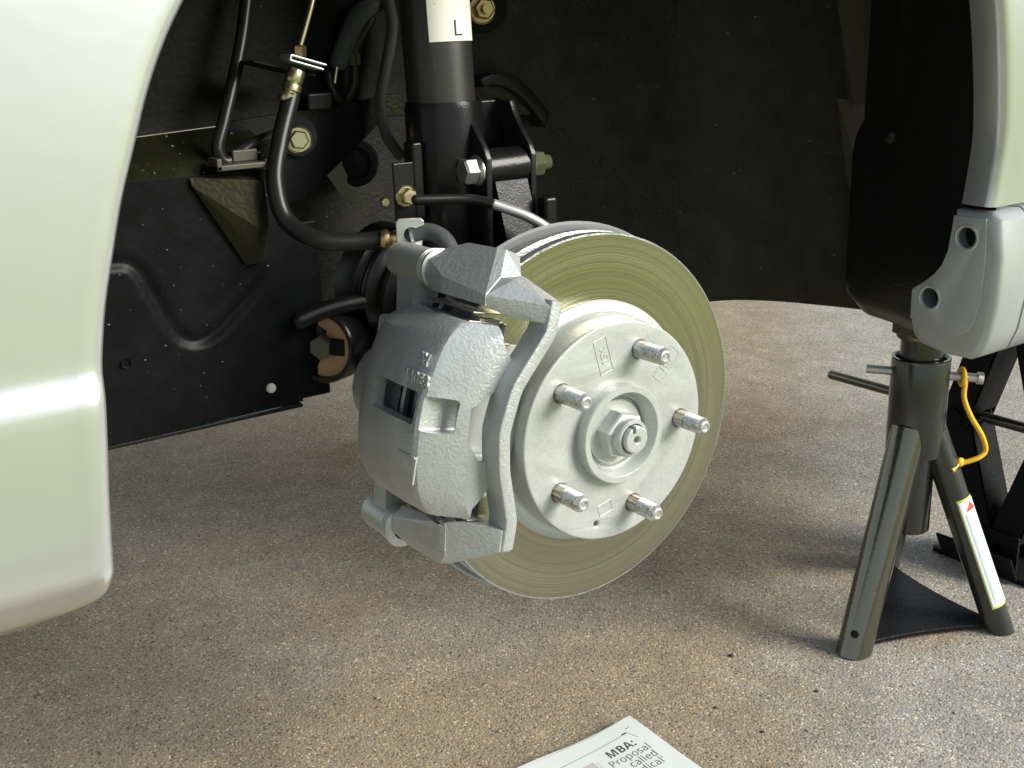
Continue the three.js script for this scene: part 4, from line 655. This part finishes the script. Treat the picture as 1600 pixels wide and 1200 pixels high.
/* ---------- scissor jack behind the stand ---------- */
{
  const jk = thing('scissor_jack', 'black scissor jack with a long steel screw bar standing behind the jack stand', 'scissor jack');
  const X = 0.62, Z = -0.086; jk.position.set(X, 0, Z);
  const top = 0.298, mid = 0.160, bot = 0.028, half = 0.054;
  const chan = (y0, z0, y1, z1, w, name) => {                      // pressed channel between two pivots
    const L = Math.hypot(y1 - y0, z1 - z0) + 0.016, h = 0.017;
    const g = merge([box(-w, -w + 0.003, -0.008, L - 0.008, -h, h, 0.001), box(w - 0.003, w, -0.008, L - 0.008, -h, h, 0.001), box(-w, w, 0.012, L - 0.028, h - 0.003, h, 0.001)]);
    const s = z1 > z0 ? 1 : -1; g.scale(1, 1, 1); g.rotateX(Math.atan2(z1 - z0, y1 - y0)); g.translate(0, y0, z0); mesh(name, boxUV(g), M.jackPaint, jk);
  };
  for (const s of [-1, 1]) {
    chan(bot, s * 0.012, mid, s * half, 0.020, 'lower_arm'); chan(mid, s * half, top, s * 0.012, 0.024, 'upper_arm');
    mesh('trunnion', merge([cyl([-0.028, mid, s * half], [0.028, mid, s * half], 0.0105), box(-0.014, 0.014, mid - 0.012, mid + 0.012, s * half - 0.011, s * half + 0.011, 0.003)]), M.jackPaint, jk);
    mesh('pivot_pin', cyl([-0.026, bot, s * 0.012], [0.026, bot, s * 0.012], 0.005), M.steel, jk); mesh('pivot_pin', cyl([-0.028, top, s * 0.012], [0.028, top, s * 0.012], 0.005), M.steel, jk);
  }
  const thr = [[0, -0.245], [0.0050, -0.245], [0.0058, -0.243], [0.0058, -0.06]]; for (let k = 0; k < 92; k++) { const z = -0.058 + k * 0.002; thr.push([0.0056, z], [0.0060, z + 0.0008], [0.0060, z + 0.0012], [0.0056, z + 0.0019]); } thr.push([0.0058, 0.127], [0, 0.128]);
  mesh('screw_bar', lathe(thr, 20, [0, mid, 0], [0, mid, 1]), M.standBare, jk, 'dull steel screw bar');
  const base = extrude([[-0.058, -0.036], [0.058, -0.036], [0.062, -0.03], [0.044, -0.016], [0.044, 0.016], [0.062, 0.03], [0.058, 0.036], [-0.058, 0.036], [-0.074, 0.022], [-0.046, 0.012], [-0.046, -0.012], [-0.074, -0.03]], 0.004, 0.001); base.rotateX(-Math.PI / 2); base.rotateY(Math.PI / 2);
  base.translate(0, 0.0012, 0);
  mesh('base_plate', merge([crease(base, 0.4), box(-0.026, -0.022, 0.003, 0.046, -0.036, 0.036, 0.001), box(0.022, 0.026, 0.003, 0.046, -0.036, 0.036, 0.001), (() => { const g = box(-0.0015, 0.0015, 0, 0.034, -0.045, 0.045, 0.001); g.rotateZ(0.5); g.translate(-0.036, 0.003, 0); return g; })()]), M.jackPaint, jk);
  mesh('saddle', merge([box(-0.022, 0.022, top + 0.003, top + 0.009, -0.03, 0.03, 0.001), box(-0.022, 0.022, top - 0.015, top + 0.004, -0.03, -0.026, 0.001), box(-0.022, 0.022, top - 0.015, top + 0.004, 0.026, 0.03, 0.001)]), M.jackPaint, jk);
}

/* ---------- newspaper on the ground ---------- */
{
  const np = thing('newspaper', 'folded newspaper lying flat on the driveway, headline beginning MBA', 'newspaper');
  np.position.set(-0.050, 0, 0.0925);
  const W = 0.30, D = 0.38;                                       // right edge at local x = 0.147, far edge at local z = -0.184
  const page = canvasTex(1500, 1900, (c, w, h) => {
    c.fillStyle = '#d4d8d4'; c.fillRect(0, 0, w, h);
    const ink = '#3b3e40', mm = 5; c.fillStyle = ink; c.strokeStyle = '#6f7374'; c.lineWidth = 3;
    const X = (m) => w - m * mm, Y = (m) => m * mm;                // millimetres from the right and the far edge
    c.beginPath(); c.moveTo(X(260), Y(19)); c.lineTo(X(17), Y(17)); c.stroke(); c.beginPath(); c.moveTo(X(17), Y(17)); c.lineTo(X(14), Y(27)); c.stroke();
    c.fillRect(X(23), Y(15.5), 26, 7); c.fillRect(X(15), Y(11.5), 9, 6); c.fillRect(X(12), Y(11), 7, 6);
    c.font = 'bold 60px sans-serif'; c.fillText('MBA:', X(50), Y(33.5));
    c.font = '54px sans-serif'; c.fillText('Proposal', X(56), Y(44)); c.fillText('called', X(43), Y(54)); c.fillText("'radical'", X(52), Y(64));
    c.lineWidth = 2; c.beginPath(); c.moveTo(X(62), Y(30)); c.lineTo(X(62), Y(120)); c.stroke();
    c.fillStyle = '#8f9294'; for (let y = 86; y < 360; y += 4.2) for (const [a, b] of [[58, 10], [118, 66], [178, 124], [240, 184]]) { if (y > 86 && b > 60 && y < 120) continue; c.fillRect(X(a), Y(y), (a - b - (y * 7) % 9) * mm, 8); }
    c.fillStyle = '#b9b4ae'; c.fillRect(X(114), Y(28), 50 * mm, 80 * mm);
    c.fillStyle = '#33272a'; c.beginPath(); c.ellipse(X(86), Y(52), 95, 110, 0, 0, 7); c.fill(); c.fillStyle = '#a88a7a'; c.beginPath(); c.ellipse(X(86), Y(64), 62, 80, 0, 0, 7); c.fill();
    c.fillStyle = '#44484c'; c.fillRect(X(112), Y(92), 46 * mm, 16 * mm);
  });
  const layer = (y, dx, dz, rot, mat, name) => {
    const g = sheet(24, 30, (u, v) => { const x = lerp(-W / 2, W / 2, u), z = lerp(D / 2, -D / 2, v); const lift = 0.0016 * Math.sin(u * 9 + dx * 900) * smooth(0.7, 1, v) + 0.0022 * smooth(0.82, 1, v) * fbm(u * 5, y * 400, 98) + 0.0012 * fbm(u * 6, v * 6, 99); const wav = 0.0014 * Math.sin(u * 11 + y * 700) * (v > 0.99 ? 1 : 0); return [x, lift, z + wav, u, v]; });
    g.rotateY(rot); g.translate(dx, y, dz); mesh(name, g, mat, np);
  };
  const blank = std([0.68, 0.69, 0.65], 0.85);
  layer(0.0012, -0.007, 0.002, 0.010, blank, 'page'); layer(0.0032, -0.004, -0.001, -0.006, blank, 'page'); layer(0.0048, -0.010, -0.002, 0.004, blank, 'page'); layer(0.0065, -0.002, 0.0005, 0, std([1, 1, 1], 0.85, 0, { map: page }), 'front_page');
  np.rotation.y = 0.015;
}

/* ---------- grit on the driveway ---------- */
{
  const geo = []; for (let k = 0; k < 3; k++) { const g = new THREE.IcosahedronGeometry(1, 1), p = g.attributes.position; for (let i = 0; i < p.count; i++) { const x = p.getX(i), y = p.getY(i), z = p.getZ(i), s = 0.7 + 0.6 * hash(Math.round(x * 50), Math.round(y * 50 + z * 170), 200 + k); p.setXYZ(i, x * s, y * s * 0.6, z * s); } g.computeVertexNormals(); geo.push(g); }
  const dark = std([0.05, 0.043, 0.035], 0.9), tan = std([0.3, 0.25, 0.18], 0.9);
  const at = [[0.245, -0.125, 0.0042, 0], [0.262, -0.035, 0.0030, 0], [0.078, -0.083, 0.0026, 0], [0.172, -0.072, 0.0028, 0], [0.178, -0.022, 0.0030, 0], [0.21, 0.0, 0.0034, 1], [0.0, -0.16, 0.003, 1], [0.33, 0.06, 0.003, 1], [-0.06, -0.27, 0.0034, 1]];
  at.forEach(([x, z, r, t], k) => {
    const m = mesh('pebble' + (k ? '_' + String(k).padStart(3, '0') : ''), geo[k % 3], t ? tan : dark, scene); r *= 0.62; m.position.set(x, r * 0.3, z); m.scale.setScalar(r); m.rotation.y = k * 1.7;
    m.userData = { label: t ? 'small tan stone lying loose on the driveway' : 'small dark crumb of grit lying on the driveway', category: 'stone', group: t ? 'tan stones on the driveway' : 'dark grit on the driveway' };
  });
}

renderer.render(scene, camera);
